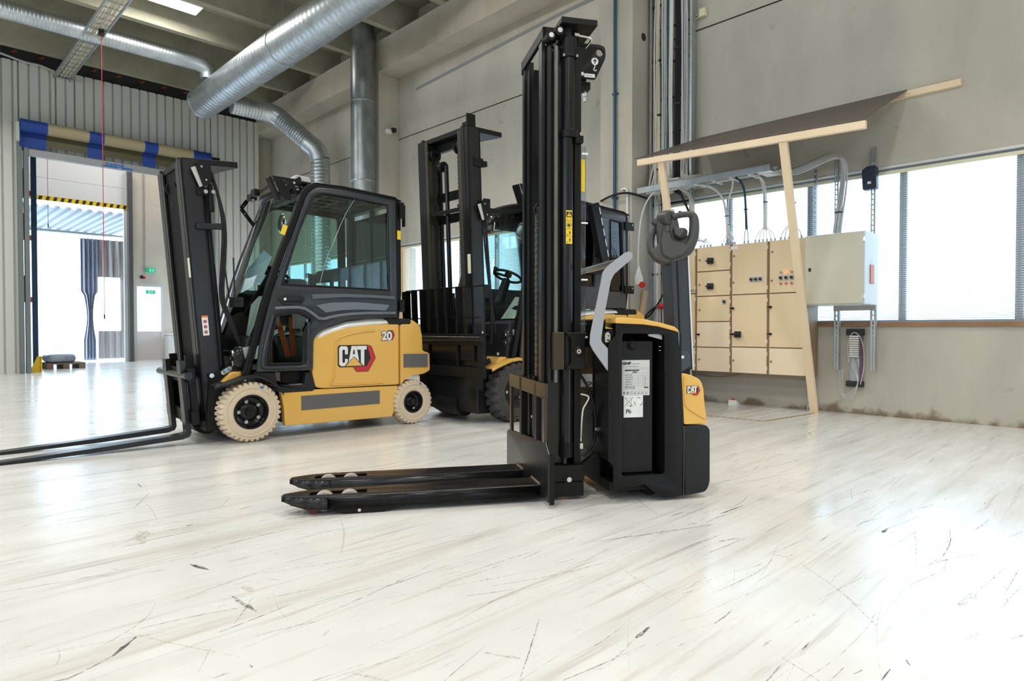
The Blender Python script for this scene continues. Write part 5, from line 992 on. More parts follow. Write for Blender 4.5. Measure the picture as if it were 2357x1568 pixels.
# hood, covers, bumper
hd = [(.362, .928), (.362, .955), (.40, .958), (.523, .949), (.62, .930), (.690, .912), (.714, .893), (.717, .880), (.690, .889), (.60, .911), (.513, .922)]
so('hood', MB().prism(hd, TY - .006, .60), M_yel, ch_, bev=.006, seg=3)
so('hood_front', MB().box(.30, .362, .0, .60, .86, .95).box(.24, .33, .1, .5, .80, .93), M_blackg, ch_, bev=.01)
rc = round_poly([(.736, .668, .01), (.786, .659, .03), (.842, .634, .04), (.863, .594, .03), (.872, .50), (.888, .396, .01), (.752, .396, .01)], .01)
so('rear_cover', MB().prism(rc, TY + .002, .655), M_yel, ch_, bev=.018, seg=4)
so('cover_rib', MB().tube([(.752, TY - .002, .650), (.753, TY - .002, .55), (.757, TY - .002, .500), (.775, TY - .002, .480), (.872, TY - .001, .425)], .0055, n=8, smooth=1), M_yel, ch_, smooth=60)
cat_logo(ch_, .7665, .598, .0745, TY + .0005)
so('rear_bumper', MB().prism(round_poly([(.752, .390), (.885, .388, .02), (.905, .365, .02), (.907, .08, .03), (.885, .032, .03), (.76, .018)], .01), TY + .004, .65), M_blackg, ch_, bev=.03, seg=5)
so('bumper_seam', MB().box(.749, .7515, TY - .001, TY + .02, .02, .39), M_worn, ch_, smooth=0)
so('cover_edge', MB().box(.716, .722, TY + .002, .1, .66, .885), mat('edge_blue_grey', (.25, .30, .36), .3), ch_, bev=.002)
so('under_step', MB().box(.36, .60, -.06, .60, .05, .10).cyl((.50, .12, .055), (.50, .18, .055), .05, n=24), M_black, ch_)
so('drive_wheel', MB().cyl((.80, .20, .11), (.80, .30, .11), .11, n=28), M_rubber, ch_)
so('castor', MB().cyl((.62, .0, .05), (.62, .05, .05), .05, n=24), M_rubber, ch_)
so('caster_arm', MB().prism([(.24, .175), (.32, .235), (.345, .23), (.345, .07), (.30, .10), (.24, .155)], .03, .08), M_black, ch_, bev=.004)
so('rating_beam', MB().box(.232, .34, .10, .13, .565, .69), mat('amber_panel', (.10, .055, .02), .2), ch_)
so('rear_label', MB().box(.236, .322, .098, .0995, .585, .655), M_label, ch_, smooth=0); text('maker_text', 'GNB', .030, M_ink, ch_, (.286, .0975, .592), bold=.001, shear=.15, sx=.9)
# lock plates
def lockp(s, t, z, par):
    p = so('lock_plate', MB().prism(round_poly([(s - .016, z - .022), (s + .016, z - .022), (s + .013, z + .022), (s - .002, z + .034), (s - .016, z + .02)], .008), t, t + .004), M_chrome, par, bev=.001); so('lock_hole', MB().cyl((s + .001, t - .0012, z - .010), (s + .001, t + .0, z - .010), .0055, n=12).cyl((s + .003, t - .0012, z + .012), (s + .003, t, z + .012), .004, n=12), M_ink, p)
lockp(.331, TY + .02, .852, ch_); so('lock_backing', MB().prism(round_poly([(.295, .875), (.365, .90), (.366, .86), (.335, .812), (.30, .825)], .01), TY + .025, TY + .05), M_black, ch_, bev=.003)
lockp(.287, .04, .175, ch_)
# hoses and pipes
so('hydraulic_hose', MB().tube([(.232, .05, .66), (.277, .05, .596), (.317, .05, .486), (.328, .05, .362), (.307, .05, .267), (.25, .05, .215)], .007, n=10, smooth=2), M_blackg, smooth=60); so('hose_clip', MB().cyl((.318, .045, .362), (.352, .045, .362), .007, n=8).box(.32, .336, .035, .06, .352, .372), M_chrome)
so('steel_pipe', MB().tube([(.225, .04, .555), (.272, .04, .545), (.284, .04, .532), (.262, .04, .495), (.248, .04, .474), (.240, .04, .40), (.236, .04, .30)], .0045, n=10, smooth=1), M_white, smooth=60); so('pipe_elbow', MB().cyl((.236, .04, .30), (.236, .04, .325), .0085, n=6).box(.226, .246, .03, .05, .262, .292).cyl((.20, .04, .272), (.235, .04, .272), .010, n=8), M_chrome, bev=.001)
# grey guard blade and hand rail
bl = round_poly([(.228, .823), (.231, .875), (.286, 1.134), (.296, 1.186), (.321, 1.218), (.418, 1.290), (.436, 1.297), (.455, 1.290), (.462, 1.272), (.450, 1.255), (.357, 1.178), (.340, 1.144), (.309, .99), (.289, .850), (.292, .832), (.325, .800), (.325, .683), (.246, .789)], .008)
gb = so('guard_blade', MB().prism(bl, -.122, -.112), M_silver, bev=.002)
so('guard_blade', MB().prism(bl, .66, .67), M_silver, bev=.002)
so('hand_rail', MB().cyl((.395, -.11, 1.245), (.395, .66, 1.245), .017, n=20), M_zinc, smooth=60)
# tiller column and head
cl = MB().prism([(.845, 1.34), (.955, 1.34), (.992, .66), (.880, .66)], .22, .35); so('tiller_column', cl, mat('column_dark', (.030, .033, .040), .35), bev=.006)
so('column_edge', MB().prism([(.881, 1.34), (.887, 1.34), (.918, .66), (.912, .66)], .214, .224), M_dplas)
so('column_side_edge', MB().prism([(.950, 1.34), (.957, 1.34), (.993, .66), (.986, .66)], .213, .221), M_alu)
so('column_foot', MB().box(.78, .95, .16, .42, .60, .70), M_black, bev=.02)
so('key_lamp_housing', MB().prism(round_poly([(.83, .772), (.875, .778), (.898, .752), (.893, .685), (.84, .655)], .012), .08, .20), mat('housing_blue_grey', (.05, .058, .075), .3), bev=.01, seg=3); so('housing_screw', MB().cyl((.846, .072, .742), (.846, .08, .742), .009, n=12), M_chrome)
TH = bpy.data.objects.new('tiller_head', None); C.objects.link(TH); TH.parent = SK
M_til = mat('tiller_grey_plastic', (.058, .056, .054), .48, bump=.03, scale=150)
hc = Vector((.884, .26, 1.447)); uu = Vector((.94, -.34, 0)).normalized(); nn = Vector((uu.y, -uu.x, 0)); nn = Vector((-.30, -.86, .20)); nn = (nn - uu * nn.dot(uu)).normalized(); vv = nn.cross(uu) * -1
if vv.z < 0: vv = -vv
def TX(p): return hc + uu * p[0] + vv * p[2] - nn * p[1]       # p: (right, away from viewer, up)
def th(name, mb, m, par=TH, **k): mb.xf = TX; return obj(name, mb, m, par, **k)
body = round_poly([(-.028, .160), (-.063, .152), (-.091, .122), (-.101, .081), (-.095, .010), (-.091, -.056), (-.134, -.101), (-.124, -.137), (-.058, -.175), (-.008, -.172), (.063, -.142), (.114, -.091), (.137, -.035), (.078, .0), (.06, -.008), (.038, .010), (.034, .05), (.028, .09), (.013, .147)], .022)
th('head_body', MB().prism(body, -.012, .05), M_til, bev=.020, seg=5, smooth=60)
th('head_belly', MB().prism(round_poly([(-.060, .06), (-.025, .06), (-.01, -.03), (.06, -.05), (.085, -.09), (.05, -.13), (-.02, -.155), (-.07, -.13), (-.08, -.04)], .02), -.026, .0), M_til, bev=.014, seg=4, smooth=60)
th('head_cap', MB().cyl((-.065, .03, .108), (-.018, -.022, .098), .050, .046, n=36), M_til, bev=.008, seg=3, smooth=60)
th('grip_loop', MB().tube([(-.005, -.012, .108), (.03, -.016, .119), (.07, -.018, .123), (.108, -.014, .122), (.121, -.01, .096), (.119, -.004, .03), (.108, .0, -.03), (.078, .004, -.081), (.03, .012, -.115)], .02, n=18, smooth=3, rr=lambda u: .018 + .013 * min(1, max(0, (u - .3) / .35))), M_til, smooth=80)
th('grip_loop', MB().tube([(-.085, .045, .070), (-.109, .045, .05), (-.126, .04, 0), (-.131, .03, -.061), (-.119, .02, -.106), (-.08, .01, -.14)], .02, n=16, smooth=3, rr=lambda u: .017 + .008 * u), M_til, smooth=80)
th('speed_rocker', MB().prism(round_poly([(-.118, .108), (-.126, .085), (-.10, .065), (-.085, .10)], .006), -.01, .03), M_til, bev=.004)
th('rocker_pod', MB().prism(round_poly([(-.010, .036), (.060, .030), (.076, .012), (.072, -.020), (.030, -.036), (-.002, -.018)], .01), -.045, .0), M_ink, bev=.008, seg=3)
th('rocker_button', MB().prism(round_poly([(-.006, .032), (.050, .027), (.056, .004), (.028, -.028), (.002, -.012)], .01), -.052, -.02), M_til, bev=.006, seg=3)
th('side_button', MB().prism(round_poly([(-.057, .045), (-.038, .048), (-.022, .030), (-.024, .010), (-.050, .008)], .006), -.026, -.015), M_ink, bev=.002); th('side_button_face', MB().prism(round_poly([(-.054, .042), (-.039, .045), (-.025, .029), (-.027, .013), (-.048, .011)], .006), -.030, -.02), M_til, bev=.003)
th('key_plate', MB().rbox((.05, .0, .135), (.045, .02, .02), Matrix.Rotation(R(20), 3, 'Y')), M_dplas, bev=.004)
# ================================================================ ELECTRICAL SWITCHBOARD AND WALL FITTINGS
M_cab = mat('cabinet_beige', (.80, .63, .41), .38, var=.03, scale=1)
M_cab2 = mat('cabinet_beige_light', (.86, .72, .53), .38)
M_seam = mat('cabinet_edge_brown', (.30, .20, .11), .5)
M_gbox = mat('grey_green_enamel', (.55, .53, .42), .4)
FX = 7.0
def cabinet(y0, y1, rows, label, split_light):
    """rows: list of (z0, z1, lock side y, fittings)"""
    t = thing('switch_cabinet', label, 'cabinet', (7.0, (y0 + y1) / 2, .39), group=None); cy_ = (y0 + y1) / 2
    hw = (y1 - y0) / 2
    obj('case', MB().box(.012, .17 if y0 > 3.9 else .32, -hw, hw, 0, 1.48), M_seam, t, bev=.004)
    for z0, z1, fits in rows:
        z0 -= .39; z1 -= .39
        d = obj('door', MB().box(-.006, .014, -hw + .008, hw - .024, z0 + .006, z1 - .006), M_cab if z1 > .75 else M_cab2, t, bev=.003)
        obj('hinge', MB().box(-.004, .016, -hw + .001, -hw + .008, z0 + .05, z0 + .09).box(-.004, .016, -hw + .001, -hw + .008, z1 - .09, z1 - .05), M_white, d)
        for f in fits:
            ky, kz = f[1] - cy_, f[2] - .39
            if f[0] == 'lock': obj('lock', MB().cyl((-.012, ky, kz), (-.006, ky, kz), .012, n=16), M_seam, d)
            if f[0] == 'knob': obj('turn_handle', MB().cyl((-.03, ky, kz), (-.006, ky, kz), .013, n=12).box(-.03, -.018, ky - .005, ky + .035, kz - .006, kz + .006), M_ink, d)
            if f[0] == 'isolator': i_ = obj('isolator_switch', MB().box(-.045, -.006, ky - .035, ky + .035, kz - .035, kz + .035).box(-.06, -.045, ky - .048, ky + .048, kz - .008, kz + .008), M_ink, d, bev=.006); obj('isolator_label', MB().box(-.009, -.0065, ky - .022, ky + .022, kz + .038, kz + .052), M_white, i_, smooth=0)
            if f[0] == 'switch': i_ = obj('selector_switch', MB().box(-.012, -.006, ky - .022, ky + .022, kz - .026, kz + .026), M_galv, d, bev=.002); obj('selector_knob', MB().cyl((-.03, ky, kz), (-.012, ky, kz), .014, n=12).bar((-.034, ky - .01, kz - .01), (-.034, ky + .01, kz + .01), .008, .006), M_ink, i_); obj('selector_label', MB().box(-.0085, -.0062, ky - .018, ky + .018, kz + .029, kz + .038), M_white, i_, smooth=0)
            if f[0] == 'lampr': obj('indicator_lamp', MB().cyl((-.02, ky, kz), (-.006, ky, kz), .014, n=14), mat('lit_red', (.9, .1, .03), .3, emit=(1, .15, .05), es=3) if f[3] else mat('unlit_lamp', (.45, .36, .24), .3), d)
            if f[0] == 'push': obj('push_button', MB().lathe([(.014, -.01), (.014, -.006), (.0, -.006)], (0, 0, 0), 14), M_dred, d) if False else obj('push_button', MB().cyl((-.014, ky, kz), (-.006, ky, kz), .014, n=14), mat('button_dusty_red', (.5, .16, .12), .5), d)
            if f[0] == 'plate': obj('name_plate', MB().box(-.0085, -.0062, ky - f[3], ky + f[3], kz - f[4], kz + f[4]), {'w': M_white, 'b': mat('plate_blue_grey', (.25, .32, .38), .4)}[f[5]], d, smooth=0)
            if f[0] == 'text': text('maker_text', f[3], .020, M_ink, d, (-.0075, ky, kz), ux=(0, -1, 0), bold=.0004)
    return t
cabinet(3.945, 4.36, [(.39, .68, []), (.68, 1.325, [('text', 4.145, 1.295, 'Strömfors')]), (1.325, 1.87, [('plate', 4.00, 1.36, .035, .015, 'b')])], 'beige switch cabinet farthest left, half hidden behind the stacker tiller', 0)
cabinet(3.500, 3.945, [(.39, .68, [('lock', 3.89, .53)]), (.68, .984, [('knob', 3.893, .832)]), (.984, 1.287, [('lock', 3.888, 1.124), ('switch', 3.57, 1.215), ('plate', 3.73, 1.25, .02, .008, 'w')]), (1.287, 1.58, [('lock', 3.888, 1.426), ('isolator', 3.742, 1.402)]), (1.58, 1.878, [('lock', 3.89, 1.722), ('isolator', 3.742, 1.702)])], 'beige switch cabinet with two square black isolators on its top doors', 0)
cabinet(3.063, 3.500, [(.39, .69, [('lock', 3.455, .534)]), (.69, 1.29, [('knob', 3.46, 1.135), ('knob', 3.46, .838), ('isolator', 3.398, .835)]), (1.29, 1.875, [('lock', 3.455, 1.735), ('lock', 3.46, 1.43), ('switch', 3.246, 1.455), ('switch', 3.194, 1.455), ('switch', 3.142, 1.455), ('plate', 3.45, 1.83, .045, .02, 'w')])], 'beige switch cabinet with a row of three small selector switches', 0)
cabinet(2.640, 3.063, [(.39, .69, [('lock', 3.018, .538)]), (.69, 1.29, [('knob', 3.022, 1.14), ('knob', 3.022, .842)]), (1.29, 1.877, [('lock', 3.012, 1.745), ('lock', 3.017, 1.43)] + [('switch', 2.915 - k * .058, 1.455) for k in range(4)] + [('lampr', 2.915 - k * .058, 1.515, k == 1) for k in range(4)] + [('push', 2.915 - k * .058, 1.392) for k in range(4)])], 'beige switch cabinet farthest right with four selectors and a lit red lamp', 0)
# glands on top of the cabinets are parts of each bundle below
gb_ = thing('control_box', 'pale grey-green control box on steel rails in front of the window', 'control box', (6.85, 2.325, 1.142))
obj('case', MB().box(.018, .44, -.285, .285, 0, .722), mat('box_side_white', (.66, .70, .70), .4), gb_, bev=.006)
dd = obj('door', MB().box(.0, .018, -.27, .28, .012, .712), M_gbox, gb_, bev=.004)
obj('lock', MB().box(-.004, .0, .22, .245, .35, .385), M_ink, dd); obj('hinge', MB().box(.004, .02, -.285, -.27, .06, .10).box(.004, .02, -.285, -.27, .62, .66), M_chrome, gb_)
tg = thing('inspection_tag', 'pink inspection tag hanging on the white side of the control box', 'tag', (7.07, 2.034, 1.35)); obj('card', MB().box(-.055, .055, -.004, 0, 0, .19), mat('tag_pink', (.75, .30, .26), .6), tg, smooth=0); obj('string', MB().cyl((0, 0, .19), (0, 0, .25), .002, n=5), M_white, tg)
# slotted rails
def rail(name, label, x, y, z0, z1, wd=.04, slots=True, off=.03):
    n = int((z1 - z0) / .05); pol = [[(y - wd / 2, z0), (y + wd / 2, z0), (y + wd / 2, z1), (y - wd / 2, z1)]]
    for k in range(n): z = z0 + (k + .5) * (z1 - z0) / n; pol.append([(y + .007 * math.cos(a), z + (.014 if math.sin(a) > 0 else -.014) + .006 * math.sin(a)) for a in [i * PI / 5 + .01 for i in range(10)]])
    o = plate(name, pol, x, x + .003, M_galv, None, 'x')
    w = obj('flange', MB().box(x, x + off, y - wd / 2, y - wd / 2 + .002, z0, z1).box(x, x + off, y + wd / 2 - .002, y + wd / 2, z0, z1), M_galv, o, smooth=0)
    return tag(o, label, 'rail')
rail('slotted_rail', 'slotted steel rail carrying the black router in front of the window', 7.28, 2.095, 1.86, 2.76)
rail('slotted_rail', 'slotted steel rail rising behind the drooping cable bundle', 7.28, 2.45, 1.86, 2.70, .035)
rail('slotted_rail', 'edge-on slotted steel rail left of the drooping cable bundle', 7.20, 2.64, 1.90, 2.62, .02, off=.05)
rail('slotted_rail', 'left of the two slotted rails hanging below the control box', 7.20, 2.41, .47, 1.14, .055, off=.045)
rail('slotted_rail', 'right of the two slotted rails hanging below the control box', 7.20, 2.06, .47, 1.14, .055, off=.045)
tag(obj('mounting_bracket', MB().box(7.19, 7.2, 2.03, 2.44, 1.09, 1.14), M_galv, bev=.002), 'flat steel crosspiece joining the two rails under the control box', 'bracket')
rail('slotted_rail', 'slotted steel rail reaching the floor behind the foot of the wooden post', 7.22, 2.69, .0, .39, .05, off=.05)
rt = thing('wall_router', 'dark blue-black wireless router box fixed to a slotted rail over the window', 'router', (7.22, 2.105, 2.325))
obj('housing', MB().prism(round_poly([(-.067, .0), (.062, -.005), (.072, .20), (.02, .235), (-.062, .23)], .02), -.04, .055, 'x'), mat('router_navy', (.008, .014, .035), .4), rt, bev=.012, seg=3); obj('label', MB().box(-.0415, -.0405, -.02, .014, .05, .075), M_white, rt, smooth=0)
# terminal strip with loose cables
ts = thing('terminal_strip', 'open terminal strip with looping cables on the wall under the window', 'terminal block', (7.29, 2.25, .30))
obj('back_channel', MB().box(.0, .03, -.04, .05, .0, .58), M_galv, ts); br = MB().box(-.03, .02, -.085, .085, .53, .60).box(-.03, .02, -.085, .085, -.01, .05); obj('end_brackets', br, M_ink, ts, bev=.008)
for k in range(10): obj('terminal_block', MB().box(-.05, .0, -.045, .045, .305 + k * .023, .322 + k * .023), M_label, ts, bev=.002)
obj('purple_wires', MB().box(-.02, .0, -.075, -.05, .05, .53), mat('wire_purple', (.13, .07, .12), .6), ts)
M_cbl3 = mat('cable_light_grey', (.55, .56, .56), .4); M_cbl = mat('cable_white', (.74, .73, .70), .45); M_cbl2 = mat('cable_grey', (.42, .43, .44), .5)
lp = MB()
for k in range(3):
    o_ = k * .018; lp.tube([(-.03, .145 - o_, .17), (-.035, .15 - o_, -.04), (-.035, .10, -.15 + o_), (-.035, .0, -.12 + o_ * 2), (-.04, -.05, .05), (-.04, -.02 + o_, .20), (-.02, .01 + o_ / 2, .30)], .0038, n=6, smooth=2)
lp.tube([(-.03, -.06, .02), (-.04, -.10, .2), (-.04, -.09, .45), (-.04, -.03, .56), (-.04, .03, .56), (-.03, .07, .42), (-.03, .05, .25)], .005, n=6, smooth=2)
obj('looped_cables', lp, M_cbl3, ts, smooth=60)
# vertical cable ladder by the column
def bundle(mb, pts, n, spread, r, smooth=2, sides=6):
    for k in range(n):
        a = random.uniform(0, 2 * PI); q = spread * math.sqrt(random.uniform(.05, 1)); ph = random.uniform(0, 6)
        P = [(p[0] + q * .6 * math.sin(a + .3 * math.sin(i + ph)), p[1] + q * math.cos(a + .25 * math.sin(i * 1.3 + ph)), p[2] + q * math.sin(a + 1.0)) for i, p in enumerate(pts)]
        mb.tube(P, r, n=sides, smooth=smooth)
    return mb
ld = thing('cable_ladder', 'vertical cable ladder rising up the wall beside the column', 'cable ladder', (7.24, 4.43, 0))
for y in (-.31, .27): obj('side_rail', MB().box(-.05, .04, y, y + .03, .0, 6.8), M_galv, ld)
rg = MB(); z = .25
while z < 6.7: rg.box(-.01, .01, -.29, .28, z, z + .025); z += .45
obj('ladder_grid', rg, M_black, ld)
for y, n, sp, m, r, nm in ((.20, 16, .062, mat('cable_ivory', (.66, .62, .51), .5), .010, 'ivory_cables'), (.10, 9, .040, M_cbl3, .009, 'grey_cables'), (-.02, 8, .032, M_cbl, .010, 'white_cables'), (-.105, 8, .032, M_rubber, .014, 'black_cables'), (-.205, 18, .052, M_cbl3, .009, 'grey_cables'), (.035, 1, .004, mat('cable_petrol', (.03, .10, .15), .5), .012, 'petrol_cable')):
    obj(nm, bundle(MB(), [(-.03, y + random.uniform(-.012, .012), z) for z in (2.62, 3.2, 3.9, 4.6, 5.3, 6.0, 6.75)], n, sp, r), m, ld, smooth=60)
cpx = MB()
for z in (2.95, 3.65, 4.35, 5.05): cpx.box(-.055, -.03, .13, .26, z, z + .03).box(-.055, -.035, -.16, -.06, z + .08, z + .11)
obj('cable_clamps', cpx, M_dplas, ld, bev=.004)
obj('lower_cables', bundle(bundle(MB(), [(-.02, .20, z) for z in (.2, .9, 1.5, 2.2, 2.62)], 6, .05, .008), [(-.02, .05, z) for z in (.2, .9, 1.5, 2.2, 2.62)], 6, .06, .008), M_cbl, ld, smooth=60)
obj('fanned_cables', bundle(bundle(bundle(MB(), [(-.03, -.20, 3.1), (-.10, -.22, 2.85), (-.22, -.34, 2.72), (-.28, -.60, 2.70)], 7, .05, .007), [(-.03, .05, 3.1), (-.10, .0, 2.85), (-.22, -.10, 2.73), (-.28, -.3, 2.71)], 6, .04, .007), [(-.03, .22, 3.1), (-.06, .24, 2.9), (-.10, .26, 2.75), (-.12, .20, 2.64)], 5, .04, .008), M_cbl, ld, smooth=60)
# horizontal tray
ht = thing('wall_cable_tray', 'grey cable tray running from the column over the switch cabinets', 'cable tray', (6.92, 3.87, 2.66))
obj('side_rail', MB().box(-.01, .0, -.86, .86, -.035, .04).box(-.01, .015, -.86, .86, .035, .04).box(.30, .31, -.86, .86, -.03, .04), M_galv, ht, bev=.002)
rg = MB(); y = -.82
while y < .84: rg.box(0, .3, y, y + .02, -.03, -.01); y += .22
obj('tray_grid', rg, M_white, ht); obj('end_plate', MB().box(.0, .30, -.86, -.70, -.032, -.028), M_white, ht)
obj('cables_in_tray', bundle(MB(), [(.12, y, -.0) for y in (-.9, -.3, .3, .84)], 9, .05, .007), M_cbl, ht, smooth=60)
# cable drops onto the cabinets
def drop(label, pts, n, sp, m, r=.006, fan=0, fz=1.885, par=None, name='cable_drop'):
    t = thing(name, label, 'cables', pts[-1]); o0 = Vector(pts[-1]); Q = [Vector(p) - o0 for p in pts]
    obj('cables', bundle(MB(), Q, n, sp, r), m, t, smooth=60)
    fn = MB(); gl = MB()
    for k in range(fan):
        y = (k - (fan - 1) / 2) * .045; fn.tube([(0, 0, .05), (-.005, y * .4, .0), (.0, y * .9, -.06), (.0, y, fz - o0.z)], .0045, n=6, smooth=2); gl.cyl((0, y, fz - o0.z - .012), (0, y, fz - o0.z + .03), .011, n=8)
    if fan: obj('fanned_ends', fn, m, t, smooth=60); obj('glands', gl, M_galv, t)
    if len(pts) > 3: obj('cable_ties', MB().cyl(Q[-2] + Vector((0, 0, .02)), Q[-2] + Vector((0, 0, .028)), sp + r + .004, n=12), M_ink, t)
    return t
drop('thick white cable pair arching from the tray down between the left cabinets', [(7.0, 4.35, 2.64), (7.0, 4.0, 2.66), (7.04, 3.78, 2.60), (7.08, 3.64, 2.46), (7.10, 3.60, 2.2), (7.12, 3.60, 1.97)], 2, .012, M_cbl, .011, 4)
drop('single white cable hooking down from the tray to the cabinet seam', [(7.05, 3.50, 2.63), (7.07, 3.52, 2.52), (7.10, 3.585, 2.42), (7.11, 3.59, 2.1), (7.12, 3.53, 1.94)], 1, .003, M_cbl, .009, 2)
drop('dark blue-green cable drop onto the third cabinet', [(7.02, 3.46, 2.64), (7.06, 3.41, 2.60), (7.08, 3.375, 2.48), (7.10, 3.37, 2.25), (7.12, 3.37, 2.05)], 3, .012, mat('cable_deep_blue', (.02, .055, .09), .4), .010, 2)
drop('white cable drop fanning out over the third cabinet', [(7.02, 3.28, 2.66), (7.06, 3.18, 2.61), (7.08, 3.145, 2.5), (7.10, 3.14, 2.3), (7.12, 3.15, 2.02)], 6, .018, M_cbl, .006, 6)
drop('grey cable drop fanning out behind the wooden post', [(7.02, 3.02, 2.66), (7.06, 2.90, 2.60), (7.08, 2.84, 2.45), (7.10, 2.83, 2.25), (7.12, 2.86, 2.02)], 5, .02, M_cbl2, .006, 6)
drop('small bunch of white cables lying over the cabinet tops beside the tiller', [(7.12, 4.30, 1.95), (7.1, 4.12, 1.98), (7.1, 3.98, 1.98), (7.12, 3.88, 1.95)], 4, .02, M_cbl, .005, 4)
drop('black cable dropping beside the left wooden post behind the tiller', [(7.0, 4.18, 2.62), (7.03, 4.14, 2.5), (7.06, 4.06, 2.3), (7.1, 4.05, 2.1), (7.12, 4.1, 1.98)], 1, .003, M_rubber, .014)
drop('bunch of ivory cables dropping behind the tiller head', [(7.0, 4.16, 2.62), (7.05, 4.06, 2.55), (7.08, 4.03, 2.4), (7.10, 4.04, 2.2), (7.12, 4.06, 1.98)], 7, .025, MATS['cable_ivory'], .006)
drop('thick bundle of tied grey cables arching from the tray end down to the control box', [(7.05, 3.1, 2.66), (7.08, 2.95, 2.62), (7.10, 2.80, 2.605), (7.12, 2.62, 2.67), (7.14, 2.46, 2.725), (7.16, 2.36, 2.70), (7.17, 2.33, 2.6), (7.18, 2.35, 2.35), (7.19, 2.39, 2.1), (7.19, 2.41, 1.90)], 22, .036, M_cbl3, .007, name='cable_bundle')
# hanging socket, conduit, junction box, plug, boards
hs = thing('hanging_socket', 'white hanging power socket with a red flap on a looped white cable', 'socket', (6.86, 4.665, 1.52))
obj('cable', MB().tube([(.12, -.20, 1.10), (.03, -.19, 1.08), (.0, -.12, .99), (.0, -.04, .82), (.0, -.005, .6), (.0, .01, .3), (.0, .0, .14)], .010, n=8, smooth=2), M_cbl, hs, smooth=60); obj('cone', MB().cyl((0, 0, .17), (0, 0, .04), .012, .045, n=20).cyl((0, 0, .04), (0, -.01, -.06), .05, .05, n=20), M_white, hs, smooth=50); obj('outlet', MB().cyl((0, -.02, -.03), (-.03, -.07, -.06), .03, n=18), M_label, hs, smooth=60); obj('red_flap', MB().cyl((-.03, -.07, -.06), (-.04, -.085, -.07), .042, n=24), M_red, hs)
bp_ = thing('blue_pipe', 'thin blue vertical pipe on the front of the concrete column', 'pipe', (6.84, 5.03, 0)); obj('pipe', MB().cyl((0, 0, 0), (0, 0, 5.83), .020, n=14), mat('pipe_blue', (.02, .085, .17), .35), bp_, smooth=60)
for z in (1.2, 2.6, 3.95, 5.2): obj('pipe_clip', MB().box(-.01, .035, -.04, .04, z, z + .02), MATS['pipe_blue'], bp_)
tag(obj('black_conduit', MB().tube([(6.85, 5.26, 2.60), (6.80, 5.1, 2.625), (6.79, 4.93, 2.645), (6.81, 4.78, 2.635), (6.95, 4.70, 2.60), (7.1, 4.68, 2.58)], .014, n=8, smooth=2), M_rubber, smooth=60), 'short black conduit looped across the column behind the blue pipe', 'conduit')
tag(obj('white_conduit', MB().tube([(6.85, 4.93, 2.70), (6.85, 4.86, 2.71), (6.85, 4.83, 2.66), (6.85, 4.83, 1.0)], .014, n=8, smooth=1), M_white, smooth=60), 'white conduit running down the column right of the blue pipe', 'conduit')
jb = thing('junction_box', 'small cream junction box high on the wall beside the cable ladder', 'junction box', (7.30, 4.03, 4.81)); obj('box', MB().box(-.04, .027, -.045, .045, -.05, .055), mat('cream_plastic', (.70, .66, .45), .5), jb, bev=.012); obj('wires', MB().tube([(-.01, .045, .0), (-.01, .12, -.0), (-.01, .22, -.01)], .005, n=6).tube([(-.01, .045, -.03), (-.01, .12, -.05), (-.01, .22, -.05)], .005, n=6), M_cbl, jb)
pg = thing('red_plug', 'red power plug with a black lead on the ladder, just left of the tiller column', 'plug', (7.12, 4.49, 1.19)); obj('plug_body', MB().cyl((0, .04, 0), (0, -.05, 0), .035, n=18), M_red, pg, bev=.004); obj('grey_end', MB().cyl((0, .10, -.01), (0, .04, 0), .02, .034, n=18), M_galv, pg); obj('lead', MB().tube([(0, .10, -.01), (-.02, .20, -.09), (-.02, .25, -.16), (-.02, .16, -.12), (-.02, .0, .08), (-.02, -.12, .32)], .012, n=8, smooth=2), M_rubber, pg, smooth=60)
tag(obj('timber_offcut', MB().bar((6.96, 4.86, .0), (7.12, 4.735, 1.40), .035, .09, (1, 0, 0)), M_pine, bev=.003, smooth=0), 'short pine board leaning in the corner beside the column', 'board')
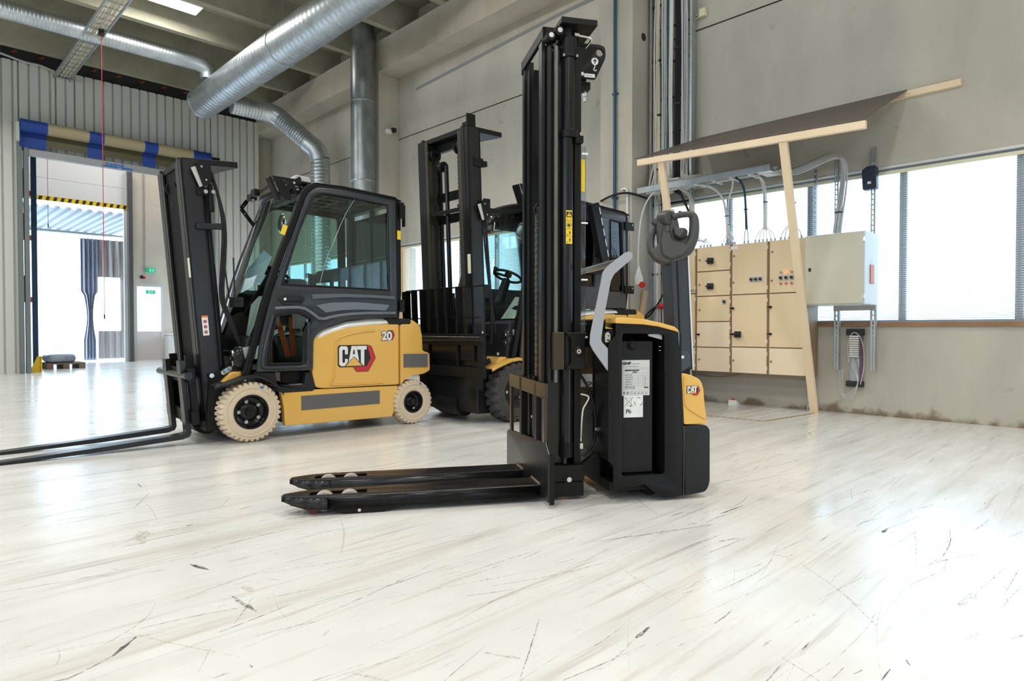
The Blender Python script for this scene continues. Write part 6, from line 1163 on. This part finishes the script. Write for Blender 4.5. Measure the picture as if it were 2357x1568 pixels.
# plywood canopy on pine posts
pc = thing('plywood_canopy', 'brown plywood rain canopy on pine battens and two slanting posts over the cabinets', 'canopy', (0, 0, 0))
def pn(n, p0, p1, a, b, up=(0, 0, 1)): return obj(n, MB().bar(p0, p1, a, b, up), M_pine, pc, bev=.003, smooth=0)
obj('front_batten', MB().box(6.235, 6.28, 1.861, 4.27, 2.782, 2.852), mat('pine_light', (.82, .65, .44), .6, var=.07, scale=2.0), pc, bev=.003, smooth=0)
for v in bpy.data.objects['front_batten'].data.vertices: v.co.z += (v.co.y - 4.27) * .042
bpy.data.objects['front_batten'].data.update()
obj('wall_batten', MB().box(7.28, WX, 1.352, 4.05, 3.20, 3.265), MATS['pine_light'], pc, bev=.003, smooth=0)
obj('plywood_sheet', MB().add([(6.235, 4.30, 2.860), (7.30, 4.05, 3.272), (7.30, 1.80, 3.272), (6.235, 1.885, 2.760), (6.235, 4.30, 2.870), (7.30, 4.05, 3.282), (7.30, 1.80, 3.282), (6.235, 1.885, 2.770)], [(0, 1, 2, 3), (7, 6, 5, 4), (0, 3, 7, 4), (1, 5, 6, 2), (0, 4, 5, 1), (3, 2, 6, 7)]), mat('brown_ply', (.105, .080, .066), .45, spec=.5, var=.06, scale=3), pc, smooth=0)
obj('post', MB().bar((6.27, 2.60, 2.72), (7.085, 2.585, .0), .05, .075, (0, 1, 0)), MATS['pine_light'], pc, bev=.003, smooth=0)
obj('post', MB().bar((6.27, 3.97, 2.80), (7.0, 3.99, .0), .05, .075, (0, 1, 0)), MATS['pine_light'], pc, bev=.003, smooth=0)
# floor marking tape and litter
tp_ = MB(); tb = MB()
def tape(p0, p1, w):
    a, b = Vector(p0), Vector(p1); d = (b - a); n = int(d.length / .07); d /= n; q = Vector((-d.y, d.x, 0)).normalized() * w / 2; sh = d.normalized() * w
    for k in range(n):
        p = a + d * k; c = p + d * .5; e = p + d
        tp_.add([p - q, c - q, c + q, p + q], [(0, 1, 2, 3)]); tb.add([c - q, e - q, e + q, c + q], [(0, 1, 2, 3)])
tape((6.105, 2.70, .0015), (7.05, 2.58, .0015), .04); tape((6.105, 2.70, .0015), (6.05, 4.1, .0015), .04)
ta = tag(obj('floor_tape', tp_, mat('tape_yellow', (.62, .45, .14), .5), smooth=0), 'worn yellow and black hazard tape on the floor in front of the cabinets', 'tape'); obj('black_stripes', tb, mat('tape_black', (.20, .18, .14), .6), ta, smooth=0)
lt = thing('litter_scrap', 'crumpled red and white paper scrap on the floor at the wall foot', 'litter', (7.17, 3.53, 0)); obj('paper', MB().prism([(-.05, .0), (.04, .0), (.05, .02), (.0, .035), (-.04, .06)], -.05, .05), M_paper, lt, smooth=0); obj('red_piece', MB().prism([(-.02, .03), (.03, .03), (.03, .07), (-.01, .08)], -.04, -.01, 'x'), M_red, lt, smooth=0)
tag(obj('hanging_wire', MB().tube([(7.25, 3.35, .40), (7.25, 3.6, .34), (7.25, 3.8, .31), (7.25, 4.05, .33)], .006, n=6, smooth=2), M_seam), 'thin brown wire sagging under the switch cabinets', 'wire')
